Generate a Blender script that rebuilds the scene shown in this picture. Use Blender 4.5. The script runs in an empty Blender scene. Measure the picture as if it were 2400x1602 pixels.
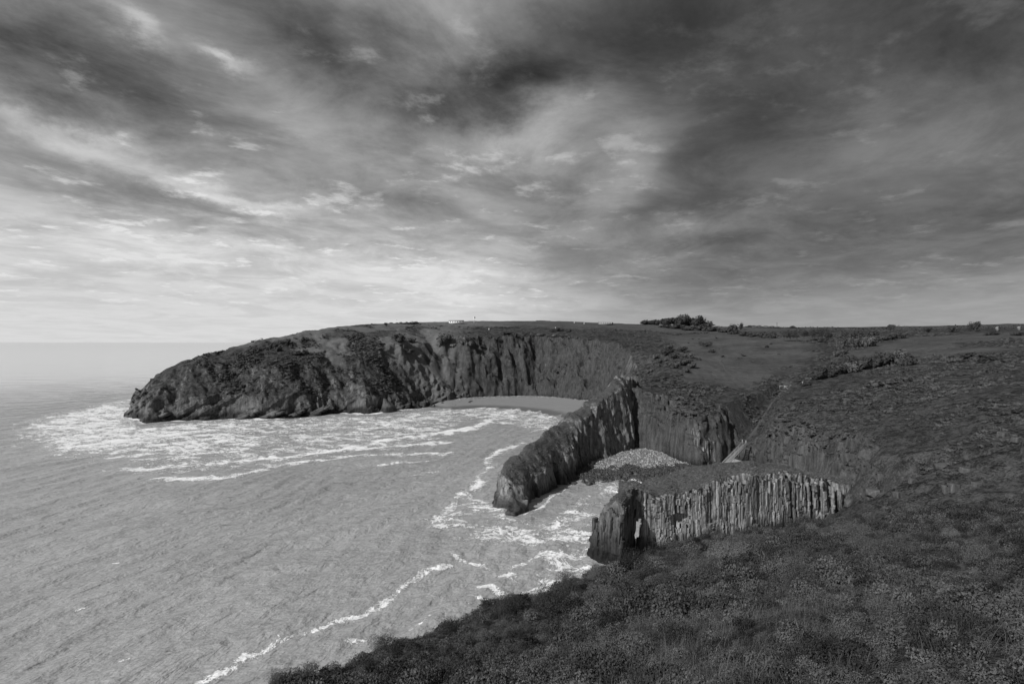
import bpy, math, random
import numpy as np
from mathutils import Vector, Matrix, Euler
R = math.radians
rng = np.random.default_rng(7)
random.seed(7)
sc = bpy.context.scene

# ------------------------------------------------------------------ camera
EYE = 45.0                      # metres above the sea
FPX = 1333.0                    # focal length in photo pixels (2400 wide -> 20 mm lens)
cam_d = bpy.data.cameras.new('camera'); cam = bpy.data.objects.new('camera', cam_d)
sc.collection.objects.link(cam)
cam_d.sensor_width = 36.0; cam_d.lens = 36.0 * FPX / 2400.0
cam_d.clip_start = 0.1; cam_d.clip_end = 60000
cam.location = (0, 0, EYE); cam.rotation_euler = (R(90), 0, 0)
sc.camera = cam

# ------------------------------------------------------------------ small node language
class X:
    """wraps a shader socket so that sums and products of sockets can be written as formulas"""
    tree = None
    def __init__(s, sock): s.s = sock
    @staticmethod
    def m(op, *a, clamp=False):
        n = X.tree.nodes.new('ShaderNodeMath'); n.operation = op; n.use_clamp = clamp
        for i, v in enumerate(a):
            if isinstance(v, X): X.tree.links.new(v.s, n.inputs[i])
            else: n.inputs[i].default_value = v
        return X(n.outputs[0])
    def __add__(s, o): return X.m('ADD', s, o)
    __radd__ = __add__
    def __sub__(s, o): return X.m('SUBTRACT', s, o)
    def __rsub__(s, o): return X.m('SUBTRACT', o, s)
    def __mul__(s, o): return X.m('MULTIPLY', s, o)
    __rmul__ = __mul__
    def __truediv__(s, o): return X.m('DIVIDE', s, o)
    def __pow__(s, o): return X.m('POWER', s, o)
    def clamp(s): return X.m('ADD', s, 0.0, clamp=True)
    def max(s, o): return X.m('MAXIMUM', s, o)
    def min(s, o): return X.m('MINIMUM', s, o)
def sstep(v, a, b):
    n = X.tree.nodes.new('ShaderNodeMapRange'); n.interpolation_type = 'SMOOTHSTEP'
    X.tree.links.new(v.s, n.inputs[0])
    for i, k in ((1, a), (2, b), (3, 0.0), (4, 1.0)): n.inputs[i].default_value = k
    return X(n.outputs[0])
def lin(v, a, b, c, d):
    n = X.tree.nodes.new('ShaderNodeMapRange'); X.tree.links.new(v.s, n.inputs[0])
    for i, k in ((1, a), (2, b), (3, c), (4, d)): n.inputs[i].default_value = k
    return X(n.outputs[0])
def mix(f, a, b):
    n = X.tree.nodes.new('ShaderNodeMix'); n.data_type = 'FLOAT'
    for i, v in ((0, f), (2, a), (3, b)):
        if isinstance(v, X): X.tree.links.new(v.s, n.inputs[i])
        else: n.inputs[i].default_value = v
    return X(n.outputs[0])
def comb(x, y, z):
    n = X.tree.nodes.new('ShaderNodeCombineXYZ')
    for i, v in enumerate((x, y, z)):
        if isinstance(v, X): X.tree.links.new(v.s, n.inputs[i])
        else: n.inputs[i].default_value = v
    return n.outputs[0]
def sepxyz(sock):
    n = X.tree.nodes.new('ShaderNodeSeparateXYZ'); X.tree.links.new(sock, n.inputs[0])
    return X(n.outputs[0]), X(n.outputs[1]), X(n.outputs[2])
def noise(vec, scale, detail=4, rough=0.55, dist=0.0, ntype='FBM'):
    n = X.tree.nodes.new('ShaderNodeTexNoise'); n.noise_dimensions = '3D'
    n.noise_type = ntype
    X.tree.links.new(vec, n.inputs['Vector'])
    n.inputs['Scale'].default_value = scale; n.inputs['Detail'].default_value = detail
    n.inputs['Roughness'].default_value = rough; n.inputs['Distortion'].default_value = dist
    return X(n.outputs[0])
def voro(vec, scale, feat='F1', rand=1.0):
    n = X.tree.nodes.new('ShaderNodeTexVoronoi'); n.feature = feat
    X.tree.links.new(vec, n.inputs['Vector']); n.inputs['Scale'].default_value = scale
    n.inputs['Randomness'].default_value = rand
    return X(n.outputs['Distance'])
def grey(v):
    """one grey level for all three channels"""
    n = X.tree.nodes.new('ShaderNodeCombineColor')
    for i in range(3):
        if isinstance(v, X): X.tree.links.new(v.s, n.inputs[i])
        else: n.inputs[i].default_value = v
    return n.outputs[0]

# ------------------------------------------------------------------ sun and sky (black-and-white photograph: all greys)
SUN = Vector((-0.76, -0.65, 0.0)).normalized() * math.cos(R(37)) + Vector((0, 0, math.sin(R(37))))
ld = bpy.data.lights.new('sun', 'SUN'); sun = bpy.data.objects.new('sun', ld); sc.collection.objects.link(sun)
sun.rotation_euler = SUN.to_track_quat('Z', 'Y').to_euler(); sun.location = (0, 0, 400)
ld.energy = 4.4; ld.angle = R(0.6); ld.color = (1, 1, 1)

world = bpy.data.worlds.new('World'); sc.world = world; world.use_nodes = True
wt = world.node_tree; wt.nodes.clear(); X.tree = wt
tc = wt.nodes.new('ShaderNodeTexCoord')
dx, dy, dz = sepxyz(tc.outputs['Generated'])
el = X.m('ARCSINE', dz.max(-0.999).min(0.999)) * 57.2958
az = X.m('ARCTAN2', dx, dy) * 57.2958
dzp = dz.max(0.0)
cx, cy = dx / (dzp + 0.10), dy / (dzp + 0.10)           # a flat cloud deck seen in perspective
deck = comb(cx * 1.0 + cy * -0.12, cy * 0.85, 0.0)       # drawn out along the wind, away from the viewer
deck_fine = comb(cx * 1.0 + cy * -0.12, cy * 1.0, 3.7)
w1 = noise(deck, 0.55, 5, 0.6) - 0.5
w2 = noise(comb(cx + 9.1, cy * 0.85, 5.0), 0.55, 5, 0.6) - 0.5
dirv = comb(dx, dy, dz)
w3 = noise(dirv, 6.0, 7, 0.66) - 0.5; w4 = noise(comb(dx, dy, dz*2.0 + 7.0), 7.0, 7, 0.66) - 0.5
waz, wel = az + w1 * 12.0 + w3 * 6.0, el + w2 * 7.0 + w4 * 6.0
right = sstep(dx + w1 * 0.18, -0.16, 0.38)
# tone of the deck by height, on the open-sea side and on the dark land side (display values)
left_t = mix(sstep(el, 0.5, 14.0), 0.84, mix(sstep(el, 11.0, 36.0), 0.66, 0.56))
right_t = mix(sstep(el + dx * -5.0, -1.5, 9.0), 0.62, 0.405)
tone = mix(right, left_t, right_t)
def sky_patch(px, py, rx, ry, rot, amp):
    """a cloud mass or gap at the direction it has in the sky"""
    global tone
    a0 = math.degrees(math.atan((px - 1200) / FPX))
    ca = math.cos(R(a0)); e0 = math.degrees(math.atan((801 - py) / FPX * ca))
    k = 57.3 / FPX * ca
    ra, re = rx * k * ca, ry * k
    c, s = math.cos(R(rot)), math.sin(R(rot))
    da, de = waz - a0, wel - e0
    p = (da * c - de * s) * (1 / ra); q = (da * s + de * c) * (1 / re)
    tone = tone + X.m('EXPONENT', (p * p + q * q) * -0.7) * amp
for b in [(190,160,270,105,8,-.27), (20,70,120,120,0,-.06), (700,50,300,90,22,-.15), (900,200,330,80,14,-.10),
          (1040,90,60,150,-20,.05), (1430,110,380,120,-10,-.17), (1140,225,170,60,-20,-.15),
          (1290,300,120,48,-18,.19), (1190,330,100,45,0,.07), (1480,390,70,70,-20,.18), (1420,470,90,40,-25,.10), (1890,260,320,100,-28,-.05),
          (2300,60,300,120,-8,-.11), (2120,440,380,90,-24,.07), (2040,290,120,50,-28,.06), (2060,590,460,70,-3,-.09),
          (1620,330,220,110,-20,-.04), (1150,665,260,28,8,.04), (700,625,480,36,4,.07), (200,585,330,40,0,.06),
          (340,480,340,36,14,-.11), (690,390,300,40,17,-.10), (930,440,150,55,0,-.09), (140,305,170,26,12,.15),
          (410,445,150,26,15,.17), (620,498,100,14,4,.14), (500,132,60,16,26,.24), (315,48,60,20,28,.20),
          (1600,560,120,30,-8,.10), (1320,470,180,40,-8,-.07), (1650,690,380,26,5,-.02), (1300,700,300,24,0,.02)]:
    sky_patch(*b)
f1 = noise(deck, 1.6, 8, 0.66, 0.5) - 0.5
f2 = noise(deck_fine, 4.0, 7, 0.62, 0.2) - 0.5
fade = sstep(el, -1.0, 10.0)                              # the deck thins into an even veil near the horizon
f1 = f1*0.55 + (sstep(f1, -0.13, 0.13) - 0.5)*0.20        # firmer cloud edges
tone = tone + f1 * (0.10 + 0.26 * fade) * mix(right, 1.0, 0.62) + f2 * (0.05 + 0.17*sstep(el, 2.0, 12.0)) * mix(right, 1.0, 0.45)
fleck = sstep(noise(deck_fine, 4.2, 7, 0.62, 0.15), 0.55, 0.70) * sstep(el, 1.5, 6.0) * (1.0 - sstep(el, 22.0, 36.0))
tone = tone + fleck * mix(right, 0.16, 0.07)
tone = tone.max(0.2).min(0.88)
cloud = tone ** 2.2
nish = wt.nodes.new('ShaderNodeTexSky'); nish.sky_type = 'NISHITA'; nish.sun_disc = False
nish.sun_elevation = R(37); nish.sun_rotation = math.atan2(SUN.x, SUN.y)
bw = wt.nodes.new('ShaderNodeRGBToBW'); wt.links.new(nish.outputs[0], bw.inputs[0])
clear = (X(bw.outputs[0]) * 0.06).min(0.6)
thin = sstep(f1, 0.05, 0.3) * 0.12                        # the clear sky shows a little where the deck thins
lum = mix(thin, cloud, clear)
bg = wt.nodes.new('ShaderNodeBackground'); wt.links.new(grey(lum), bg.inputs[0]); bg.inputs[1].default_value = 1.0
wo = wt.nodes.new('ShaderNodeOutputWorld'); wt.links.new(bg.outputs[0], wo.inputs[0])
sc.view_settings.view_transform = 'Standard'; sc.view_settings.look = 'None'
sc.view_settings.exposure = 0.0; sc.view_settings.gamma = 1.0
try: sc.view_settings.use_curve_mapping = False
except Exception: pass
sc.cycles.use_denoising = True
sc.cycles.max_bounces = 4; sc.cycles.diffuse_bounces = 2; sc.cycles.glossy_bounces = 2; sc.cycles.transparent_max_bounces = 4
world.cycles.sampling_method = 'MANUAL'; world.cycles.sample_map_resolution = 256

# ------------------------------------------------------------------ numpy noise
def _h(ix, iy, iz, seed):
    h = (ix.astype(np.int64) * 374761393 + iy.astype(np.int64) * 668265263 + iz.astype(np.int64) * 2147483647 + seed * 1274126177) & 0xFFFFFFFF
    h = ((h ^ (h >> 13)) * 1274126177) & 0xFFFFFFFF
    h = ((h ^ (h >> 16)) * 2246822519) & 0xFFFFFFFF
    return ((h ^ (h >> 15)) & 0xFFFFFF).astype(np.float32) / 0xFFFFFF
def vn2(x, y, seed=0):
    x = np.asarray(x, float); y = np.asarray(y, float)
    ix, iy = np.floor(x), np.floor(y); fx, fy = x - ix, y - iy
    fx = fx*fx*fx*(fx*(fx*6-15)+10); fy = fy*fy*fy*(fy*(fy*6-15)+10)
    z = np.zeros_like(ix)
    a, b = _h(ix, iy, z, seed), _h(ix+1, iy, z, seed); c, d = _h(ix, iy+1, z, seed), _h(ix+1, iy+1, z, seed)
    return (a + (b-a)*fx)*(1-fy) + (c + (d-c)*fx)*fy - 0.5
def fbm2(x, y, seed=0, oct=4, g=0.5):
    s = 0; a = 1.0; t = 0
    for o in range(oct):
        s = s + a * vn2(x * 2**o + 17.3*o, y * 2**o - 9.1*o, seed + o); t += a; a *= g
    return 2 * s / t
def vn3(x, y, z, seed=0):
    ix, iy, iz = np.floor(x), np.floor(y), np.floor(z); fx, fy, fz = x-ix, y-iy, z-iz
    fx = fx*fx*(3-2*fx); fy = fy*fy*(3-2*fy); fz = fz*fz*(3-2*fz)
    r = 0
    for k in (0, 1):
        a, b = _h(ix, iy, iz+k, seed), _h(ix+1, iy, iz+k, seed); c, d = _h(ix, iy+1, iz+k, seed), _h(ix+1, iy+1, iz+k, seed)
        v = (a + (b-a)*fx)*(1-fy) + (c + (d-c)*fx)*fy
        r = r + v * (fz if k else 1-fz)
    return r - 0.5
def fbm3(x, y, z, seed=0, oct=3, g=0.5):
    s = 0; a = 1.0; t = 0
    for o in range(oct):
        s = s + a * vn3(x * 2**o + 5.3*o, y * 2**o - 3.1*o, z * 2**o + 1.7*o, seed + o); t += a; a *= g
    return 2 * s / t
def smooth(a, b, v):
    t = np.clip((v - a) / (b - a), 0, 1); return t*t*(3-2*t)

# ------------------------------------------------------------------ photo directions to places
def at_depth(px, py, d): return ((px-1200)/FPX*d, d, EYE - (py-801)/FPX*d)
def at_level(px, py, z=0.0):
    d = (EYE - z) * FPX / (py - 801); return ((px-1200)/FPX*d, d, z)

# ------------------------------------------------------------------ land form
CTRL = [(613,787,400),(715,775,415),(830,769,440),(950,766,470),(1130,753,600),(1300,752,650),(1400,757,620),(1480,765,560),(511,812,372),(460,835,356),(342,899,340),
        (700,840,372),(900,800,412),(1000,792,440),(1150,785,468),(1230,782,472),(1340,782,474),(1450,784,466),(1540,797,440),
        (1442,880,232),(1480,905,222),(1500,840,300),(1510,862,268),(1590,830,300),(1650,900,245),(1650,850,310),(1700,800,420),(1700,770,560),(1600,780,520),
        (1800,860,290),(1850,800,400),(1900,780,470),(1800,769,750),(2100,766,800),(2400,758,700),(2200,785,420),(2300,800,330),(2050,830,320),(2000,800,400),
        (1900,870,262),(2000,900,222),(2200,870,218),(2400,830,225),(2200,950,165),(2400,930,150),(2000,1000,162),(2200,1050,132),(2400,1020,118),
        (2200,1130,110),(2400,1140,96),(2050,1100,128),(1980,1160,128),(1900,1090,152),(1640,930,226),(1720,925,228),(1790,925,236),(1560,915,238),(1700,905,248),(1780,912,246),
        (1900,960,195),(1850,1050,174),(2100,980,170),(2300,900,180)]
cp = np.array([at_depth(*c) for c in CTRL] + [(-200,2500,66),(700,2500,80),(0,1100,68),(450,1100,72),(800,500,62),(600,200,52),(400,60,52),(260,0,52),(1200,1500,80),(1500,400,70)])
def _phi(r): return np.sqrt(r*r + 144.0)
_A = _phi(np.hypot(cp[:,0][:,None]-cp[:,0], cp[:,1][:,None]-cp[:,1])) - np.eye(len(cp))*0.6
_P = np.c_[np.ones(len(cp)), cp[:,0]/300, cp[:,1]/300]
_sol = np.linalg.solve(np.block([[_A, _P], [_P.T, np.zeros((3,3))]]), np.r_[cp[:,2], 0, 0, 0])
GULLY = [at_depth(*q) for q in ((1735,1055,196),(1744,1043,200),(1752,1030,206),(1775,1000,216),(1795,965,228),(1815,935,240),(1836,914,250))]   # the path's narrow cleft
def gully(x, y):
    best = np.full(np.shape(x), 1e9); zz = np.zeros(np.shape(x))
    for (ax, ay, az_), (bx, by, bz) in zip(GULLY[:-1], GULLY[1:]):
        ex, ey = bx-ax, by-ay; t = np.clip(((x-ax)*ex+(y-ay)*ey)/(ex*ex+ey*ey), 0, 1); d = np.hypot(x-ax-t*ex, y-ay-t*ey)
        m = d < best; best = np.where(m, d, best); zz = np.where(m, az_+t*(bz-az_), zz)
    return best, zz
def plateau(x, y):
    o = _sol[-3] + _sol[-2]*x/300 + _sol[-1]*y/300
    for i in range(len(cp)): o = o + _sol[i]*_phi(np.hypot(x-cp[i,0], y-cp[i,1]))
    return o
# coast: x, y, then the cliff profile inland of it: z0, d1,z1, d2,z2, d3,z3
HEAD = (0, 5,13, 24,31, 62,50); HEAD2 = (0, 5,10, 27,34, 62,52); MIDB = (1, 5,8, 34,44, 60,56); EAST = (2.6, 4,15, 19,50, 50,60)
RIDG = (0, 3,10, 15,26, 40,38); COVE = (2.4, 2.5,14, 8,24, 30,30); BUTT = (2.4, 3,19, 8,28, 30,32); COVR = (2.4, 3,11, 10,19, 32,28)
COAST = [(-200,2500,HEAD),(-185,1000,HEAD),(-172,700,HEAD),(-188,560,HEAD),(-212,450,HEAD),(-232,395,HEAD),(-240,362,HEAD),(-234,346,HEAD),(-220,332,HEAD),
         (-203,318,HEAD),(-195,324,HEAD),(-172,332,HEAD),(-158,334,HEAD),(-145,332,HEAD),(-125,342,HEAD),(-112,360,HEAD2),(-88,356,HEAD2),(-79,372,HEAD2),(-58,398,MIDB),
         (-42,424,MIDB),(-22,438,EAST),(5,444,EAST),(30,436,EAST),(52,415,EAST),(62,388,EAST),(60,345,RIDG),(52,300,RIDG),(42,258,RIDG),(34,228,RIDG),
         (34,212,BUTT),(40,214,BUTT),(45,219,BUTT),(49,222,COVE),(55,218,COVE),(60,206,COVE),(66,198,COVE),(73,200,COVE),(80,205,COVE),(85,201,COVR),(86,188,COVR),(88,172,COVR),(88,158,COVR),
         (86,146,COVR),(78,140,(1,4,5,12,9,40,20)),(70,135,(1,4,4,12,8,40,20)),(64,128,(2,4,4,12,8,40,20)),(62,119,(3,4,5,12,9,40,22)),(66,110,(8,6,10,14,13,40,24)),
         (74,100,(13,6,14,14,16,40,26)),(82,91,(17.3,8,18,20,21,50,32)),(100,80,(22,10,24,20,27,50,38)),(150,60,(32,10,34,20,36,50,46)),(420,20,(46,10,48,20,50,50,55)),
         (2500,-100,(50,10,55,20,55,50,60)),(2500,2500,HEAD)]
cxy = np.array([c[:2] for c in COAST], float); cpr = np.array([c[2] for c in COAST], float)
def coast(x, y):
    """signed distance inland from the coast and the cliff profile of the nearest stretch"""
    best = np.full(x.shape, 1e9); prof = np.zeros((7,) + x.shape); ins = np.zeros(x.shape, bool); n = len(cxy)
    for i in range(n):
        ax, ay = cxy[i]; bx, by = cxy[(i+1) % n]; ex, ey = bx-ax, by-ay
        t = np.clip(((x-ax)*ex + (y-ay)*ey) / (ex*ex+ey*ey), 0, 1)
        d = np.hypot(x-ax-t*ex, y-ay-t*ey); m = d < best
        best = np.where(m, d, best)
        for k in range(7): prof[k] = np.where(m, cpr[i,k]*(1-t) + cpr[(i+1) % n,k]*t, prof[k])
        c = ((ay > y) != (by > y)) & (x < ex*(y-ay)/(ey if ey else 1e-9) + ax); ins ^= c
    return np.where(ins, best, -best), prof
# the lip of the slope the photographer stands on: azimuth, radius, height
_lip = [(400,1650,14),(540,1599,18),(672,1563,21),(783,1537,24),(911,1498,29),(1039,1469,33),(1166,1421,38),(1294,1387,42),(1396,1346,46),(1560,1290,53),(1800,1240,61),(2000,1222,68),(2200,1200,75),(2400,1178,80),(2600,1160,84)]
_lp = np.array([at_depth(*l) for l in _lip])
LAZ = np.r_[-180, -120, -80, np.degrees(np.arctan2(_lp[:,0], _lp[:,1])), 75, 110, 150, 180]
LR = np.r_[60, 30, 16, np.hypot(_lp[:,0], _lp[:,1]), 130, 150, 90, 60]
LZ = np.r_[46, 42, 38, _lp[:,2], 36, 46, 47, 46]
def foreground(x, y):
    a = np.degrees(np.arctan2(x, y)); r = np.hypot(x, y)
    rl, zl = np.interp(a, LAZ, LR), np.interp(a, LAZ, LZ)
    t = r / rl
    inside = 43.25 + (zl - 0.25 - 43.25) * t - 0.9 * np.sin(np.pi*np.clip(t,0,1))
    over = np.maximum(r - rl, 0)
    z = np.where(t < 1, inside, zl - 0.25 - over*0.9 - np.minimum(over, 8)**2*0.05)
    hum = fbm2(x/6.0, y/6.0, 55, 2)*0.75 + fbm2(x/2.6, y/2.6, 51, 3)*0.3
    return z + hum * np.clip(r/7 - 0.6, 0, 1) * np.clip((rl-r)/6 + 1, 0.35, 1)
ZONES = [(-246,-22,306,432,-1.6,46,0.68), (-48,108,360,478,-0.5,56,0.9), (20,102,142,262,-0.6,36,0.5)]   # where the cliffs are modelled in the round
def cliff_zone(x, y):
    m = np.zeros(np.shape(x))
    for x0, x1, y0, y1, *_ in ZONES:
        m = np.maximum(m, smooth(x0+3, x0+8, x)*smooth(x1-3, x1-8, x)*smooth(y0+3, y0+8, y)*smooth(y1-3, y1-8, y))
    return m
def terrain_h(x, y, detail=True, retreat=0.0):
    x = np.asarray(x, float); y = np.asarray(y, float)
    far = smooth(250, 420, y)
    wx = x + fbm2(x/22, y/22, 3, 3)*(2.0 + 5*far) + fbm2(x/5, y/5, 5, 2)*(1.0 + 0.8*far)
    wy = y + fbm2(x/22, y/22, 9, 3)*(2.0 + 5*far) + fbm2(x/5, y/5, 11, 2)*(1.0 + 0.8*far)
    d, p = coast(wx, wy)
    # ribs and gullies that run up the cliffs
    dd = d + (fbm2(x/9 + y/30, y/14, 21, 3) * 4.0 * smooth(280, 330, y) + fbm2(x/2.6, y/3.2, 23, 2)*0.9) * smooth(0, 4, d)
    if detail:
        east = smooth(-40, -10, x) * smooth(380, 400, y)
        dd = dd - east * 5.0 * np.abs(vn2(x/7.5 + y/40, y/60, 31)) * smooth(0, 5, d)
    if retreat: dd = dd - retreat*cliff_zone(x, y)
    z0, d1, z1, d2, z2, d3, z3 = p
    dd = np.maximum(dd, 0)
    s1 = z0 + (z1-z0)*np.clip(dd/d1, 0, 1)
    s2 = (z2-z1)*np.clip((dd-d1)/(d2-d1), 0, 1); s3 = (z3-z2)*np.clip((dd-d2)/(d3-d2), 0, 1)
    cl = s1 + s2 + s3 + 0.6*np.maximum(dd-d3, 0)
    pl = plateau(x, y)
    gd, gz = gully(x, y); pl = np.where(gd < 30, np.minimum(pl, gz + 0.25*np.maximum(gd-1.0, 0) + 1.3*np.maximum(gd-2.2, 0)), pl)
    k = 3.0
    hh = np.clip(0.5 + 0.5*(pl-cl)/k, 0, 1); land = pl*(1-hh) + cl*hh - k*hh*(1-hh)*0.9
    if detail:
        rough = smooth(2, 10, d) * (0.35 + 0.65*smooth(-0.1, 0.25, fbm2(x/40, y/40, 77, 2)))
        land = land + rough * (fbm2(x/11, y/11, 41, 3)*0.9 + fbm2(x/2.8, y/2.8, 43, 2)*0.28)
    sea = -1.2 - 0.03*np.maximum(-d, 0)
    main = np.where(d > 0, land, np.maximum(sea, -6))
    f = foreground(x, y)
    return np.maximum(main, f)

def mesh_obj(name, verts, faces, mat=None, parent=None, smooth_shade=True, kind=None):
    me = bpy.data.meshes.new(name)
    v = np.ascontiguousarray(verts, np.float32); f = np.asarray(faces, np.int32)
    n, k = f.shape
    me.vertices.add(len(v)); me.vertices.foreach_set('co', v.ravel())
    me.loops.add(n*k); me.loops.foreach_set('vertex_index', f.ravel())
    me.polygons.add(n); me.polygons.foreach_set('loop_start', np.arange(0, n*k, k, dtype=np.int32))
    me.update(calc_edges=True); me.validate()
    if smooth_shade: me.polygons.foreach_set('use_smooth', np.ones(len(me.polygons), bool))
    o = bpy.data.objects.new(name, me); sc.collection.objects.link(o)
    if mat: me.materials.append(mat)
    if parent: o.parent = parent
    if kind: o['kind'] = kind
    return o
def add_attr(o, name, vals):
    a = o.data.attributes.new(name, 'FLOAT', 'POINT'); a.data.foreach_set('value', np.ascontiguousarray(vals, np.float32))
def grid_faces(nu, nv):
    i = np.arange(nu-1)[:,None]*nv + np.arange(nv-1)[None,:]
    return np.stack([i, i+nv, i+nv+1, i+1], -1).reshape(-1, 4)
def tag(o, label, cat, group=None):
    o['label'] = label; o['category'] = cat
    if group: o['group'] = group
    return o
def thing(name, label, cat, loc=(0,0,0), rz=0, group=None):
    o = bpy.data.objects.new(name, None); sc.collection.objects.link(o); o.empty_display_size = 0.3
    o.location = loc; o.rotation_euler = (0, 0, rz); tag(o, label, cat, group)
    return o
def axis(segs):
    out = [segs[0][0]]
    for a, b, s0, s1 in segs:
        v = a
        while v < b:
            t = (v-a)/(b-a); v += s0 + (s1-s0)*t; out.append(min(v, b))
    return np.array(sorted(set(out)))

# ------------------------------------------------------------------ materials
def material(name):
    m = bpy.data.materials.new(name); m.use_nodes = True; t = m.node_tree; t.nodes.clear(); X.tree = t
    out = t.nodes.new('ShaderNodeOutputMaterial'); p = t.nodes.new('ShaderNodeBsdfPrincipled')
    t.links.new(p.outputs[0], out.inputs[0]); p.inputs['Specular IOR Level'].default_value = 0.25
    return m, t, p
def setin(p, name, v):
    if isinstance(v, X): X.tree.links.new(v.s, p.inputs[name])
    else: p.inputs[name].default_value = v
def geo():
    g = X.tree.nodes.new('ShaderNodeNewGeometry'); return g
def bump(p, h, strength, dist):
    b = X.tree.nodes.new('ShaderNodeBump'); b.inputs['Strength'].default_value = strength; b.inputs['Distance'].default_value = dist
    X.tree.links.new(h.s, b.inputs['Height']); X.tree.links.new(b.outputs[0], p.inputs['Normal'])
def attr(name):
    a = X.tree.nodes.new('ShaderNodeAttribute'); a.attribute_name = name; return X(a.outputs['Fac'])
def obj_random():
    return X(X.tree.nodes.new('ShaderNodeObjectInfo').outputs['Random'])

def rock_nodes(P, x, y, z, base=0.17):
    """bedded grey limestone: upright beds, lichen, dark wet foot by the sea"""
    bed = noise(comb(x*1.0 + y*0.25, y*1.0 - x*0.3, z*0.12), 0.9, 5, 0.65)
    big = noise(P, 0.11, 3, 0.5); fine = noise(P, 2.4, 4, 0.65)
    v = 0.5 + (bed - 0.5)*2.2 + (big - 0.5)*0.9 + (fine - 0.5)*0.9
    col = base * (0.35 + 1.3 * v.max(0.0).min(1.3))
    lich = sstep(noise(P, 0.8, 5, 0.7), 0.60, 0.72) * sstep(z, 3.0, 8.0)
    col = col + lich * base * 0.75
    wet = 1.0 - sstep(z + (big - 0.5)*5.0, 1.6, 5.2)
    col = mix(wet, col, col * 0.3)
    rel = bed * 0.8 + fine * 0.5
    return col, rel, wet
def rock_material(name, base=0.17, depth=0.35, strike=None, seaward=False):
    m, t, p = material(name); g = geo(); P = g.outputs['Position']; x, y, z = sepxyz(P)
    col, rel, wet = rock_nodes(P, x, y, z, base)
    if strike:                                   # thin upright beds seen edge on
        su = x*strike[0] + y*strike[1]; sv = x*-strike[1] + y*strike[0]
        b1 = noise(comb(su*2.6, sv*0.5, z*0.16), 1.0, 4, 0.7); b2 = noise(comb(su*7.0, sv*1.0, z*0.5), 1.0, 3, 0.6)
        crack = noise(comb(su*0.5, sv*0.5, z*1.6), 1.0, 4, 0.7)
        col = col * (0.45 + 0.75*sstep(b1, 0.34, 0.62)) * (0.62 + 0.75*b2) * (1.0 - 0.55*sstep(crack, 0.60, 0.68))
        rel = rel*0.5 + b1*1.1 + b2*0.35 - sstep(crack, 0.60, 0.68)*0.3
    if seaward:                                  # the spray-washed stack is darker, blackened to half its height
        out = 1.0 - sstep(x*0.939 + y*0.344, 66.0, 68.5); wl = noise(P, 0.4, 4, 0.7)
        col = col * (1.0 - 0.62*out) * (1.0 - 0.6*out*(1.0 - sstep(z + (wl - 0.5)*6.0, 4.0, 8.0)))
    nz = sepxyz(g.outputs['Normal'])[2]
    turf = sstep(nz + (noise(P, 0.7, 4, 0.65) - 0.5)*0.6, 0.55, 0.72) * sstep(z, 5.0, 8.0)
    vg = 0.035 + 0.06 * noise(P, 1.3, 5, 0.7)
    col = mix(turf, col, vg)
    t.links.new(grey(col), p.inputs['Base Color']); setin(p, 'Roughness', mix(wet, 0.9, 0.55))
    bump(p, rel, 0.6, depth)
    return m
def land_material(name='land', rock=0.10):
    m, t, p = material(name); g = geo(); P = g.outputs['Position']; x, y, z = sepxyz(P)
    nz = sepxyz(g.outputs['True Normal'])[2]
    col, rel, wet = rock_nodes(P, x, y, z, rock)
    n1 = noise(P, 0.045, 4, 0.6); n2 = noise(P, 0.35, 5, 0.65); n3 = noise(P, 1.9, 4, 0.7)
    field = attr('field')
    heath = (0.010 + 0.080 * sstep(n2*0.5 + n3*0.5, 0.38, 0.64)) * (0.6 + 0.8*n1)
    grass = 0.070 + 0.05*(n1 - 0.5)*2 + 0.05*(n2 - 0.5)*2 + 0.07*(n3 - 0.5)
    grass = grass.max(0.02) + 0.05*attr('dry')
    streak = noise(comb(x*0.25, y, z), 0.25, 4, 0.6)
    grass = grass * (0.7 + 0.6*streak)
    veg = mix(field, heath, grass)
    rk = 1.0 - sstep(nz + (n2 - 0.5)*1.2 + (n3 - 0.5)*0.5, 0.36, 0.56)
    rk = rk.max(1.0 - sstep(z + (n2 - 0.5)*7.0, 2.0, 5.0)) * (1.0 - field)
    drape = noise(comb(x*0.22 + y*0.1, y*0.22, z*0.05), 1.0, 5, 0.7)       # grass and ivy hanging down the faces
    rk = rk * (1.0 - 0.85*sstep(drape + (n3 - 0.5)*0.3, 0.46, 0.58) * sstep(z, 6.0, 16.0))
    c = mix(rk, veg, col)
    t.links.new(grey(c), p.inputs['Base Color']); setin(p, 'Roughness', 0.95); p.inputs['Specular IOR Level'].default_value = 0.12
    bump(p, mix(rk, n3*1.0 + n2*0.8, rel*1.2), 0.9, 0.6)
    return m
MAT = {}
MAT['land'] = land_material(); MAT['sandstone'] = land_material('dark_sandstone', 0.055); MAT['headland'] = land_material('headland_rock', 0.115); MAT['cove_rock'] = land_material('cove_rock', 0.07)
MAT['rock'] = rock_material('fin_rock', 0.225, 0.4, (0.939, 0.344), True)
MAT['dark_rock'] = rock_material('ledge_rock', 0.12)

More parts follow.
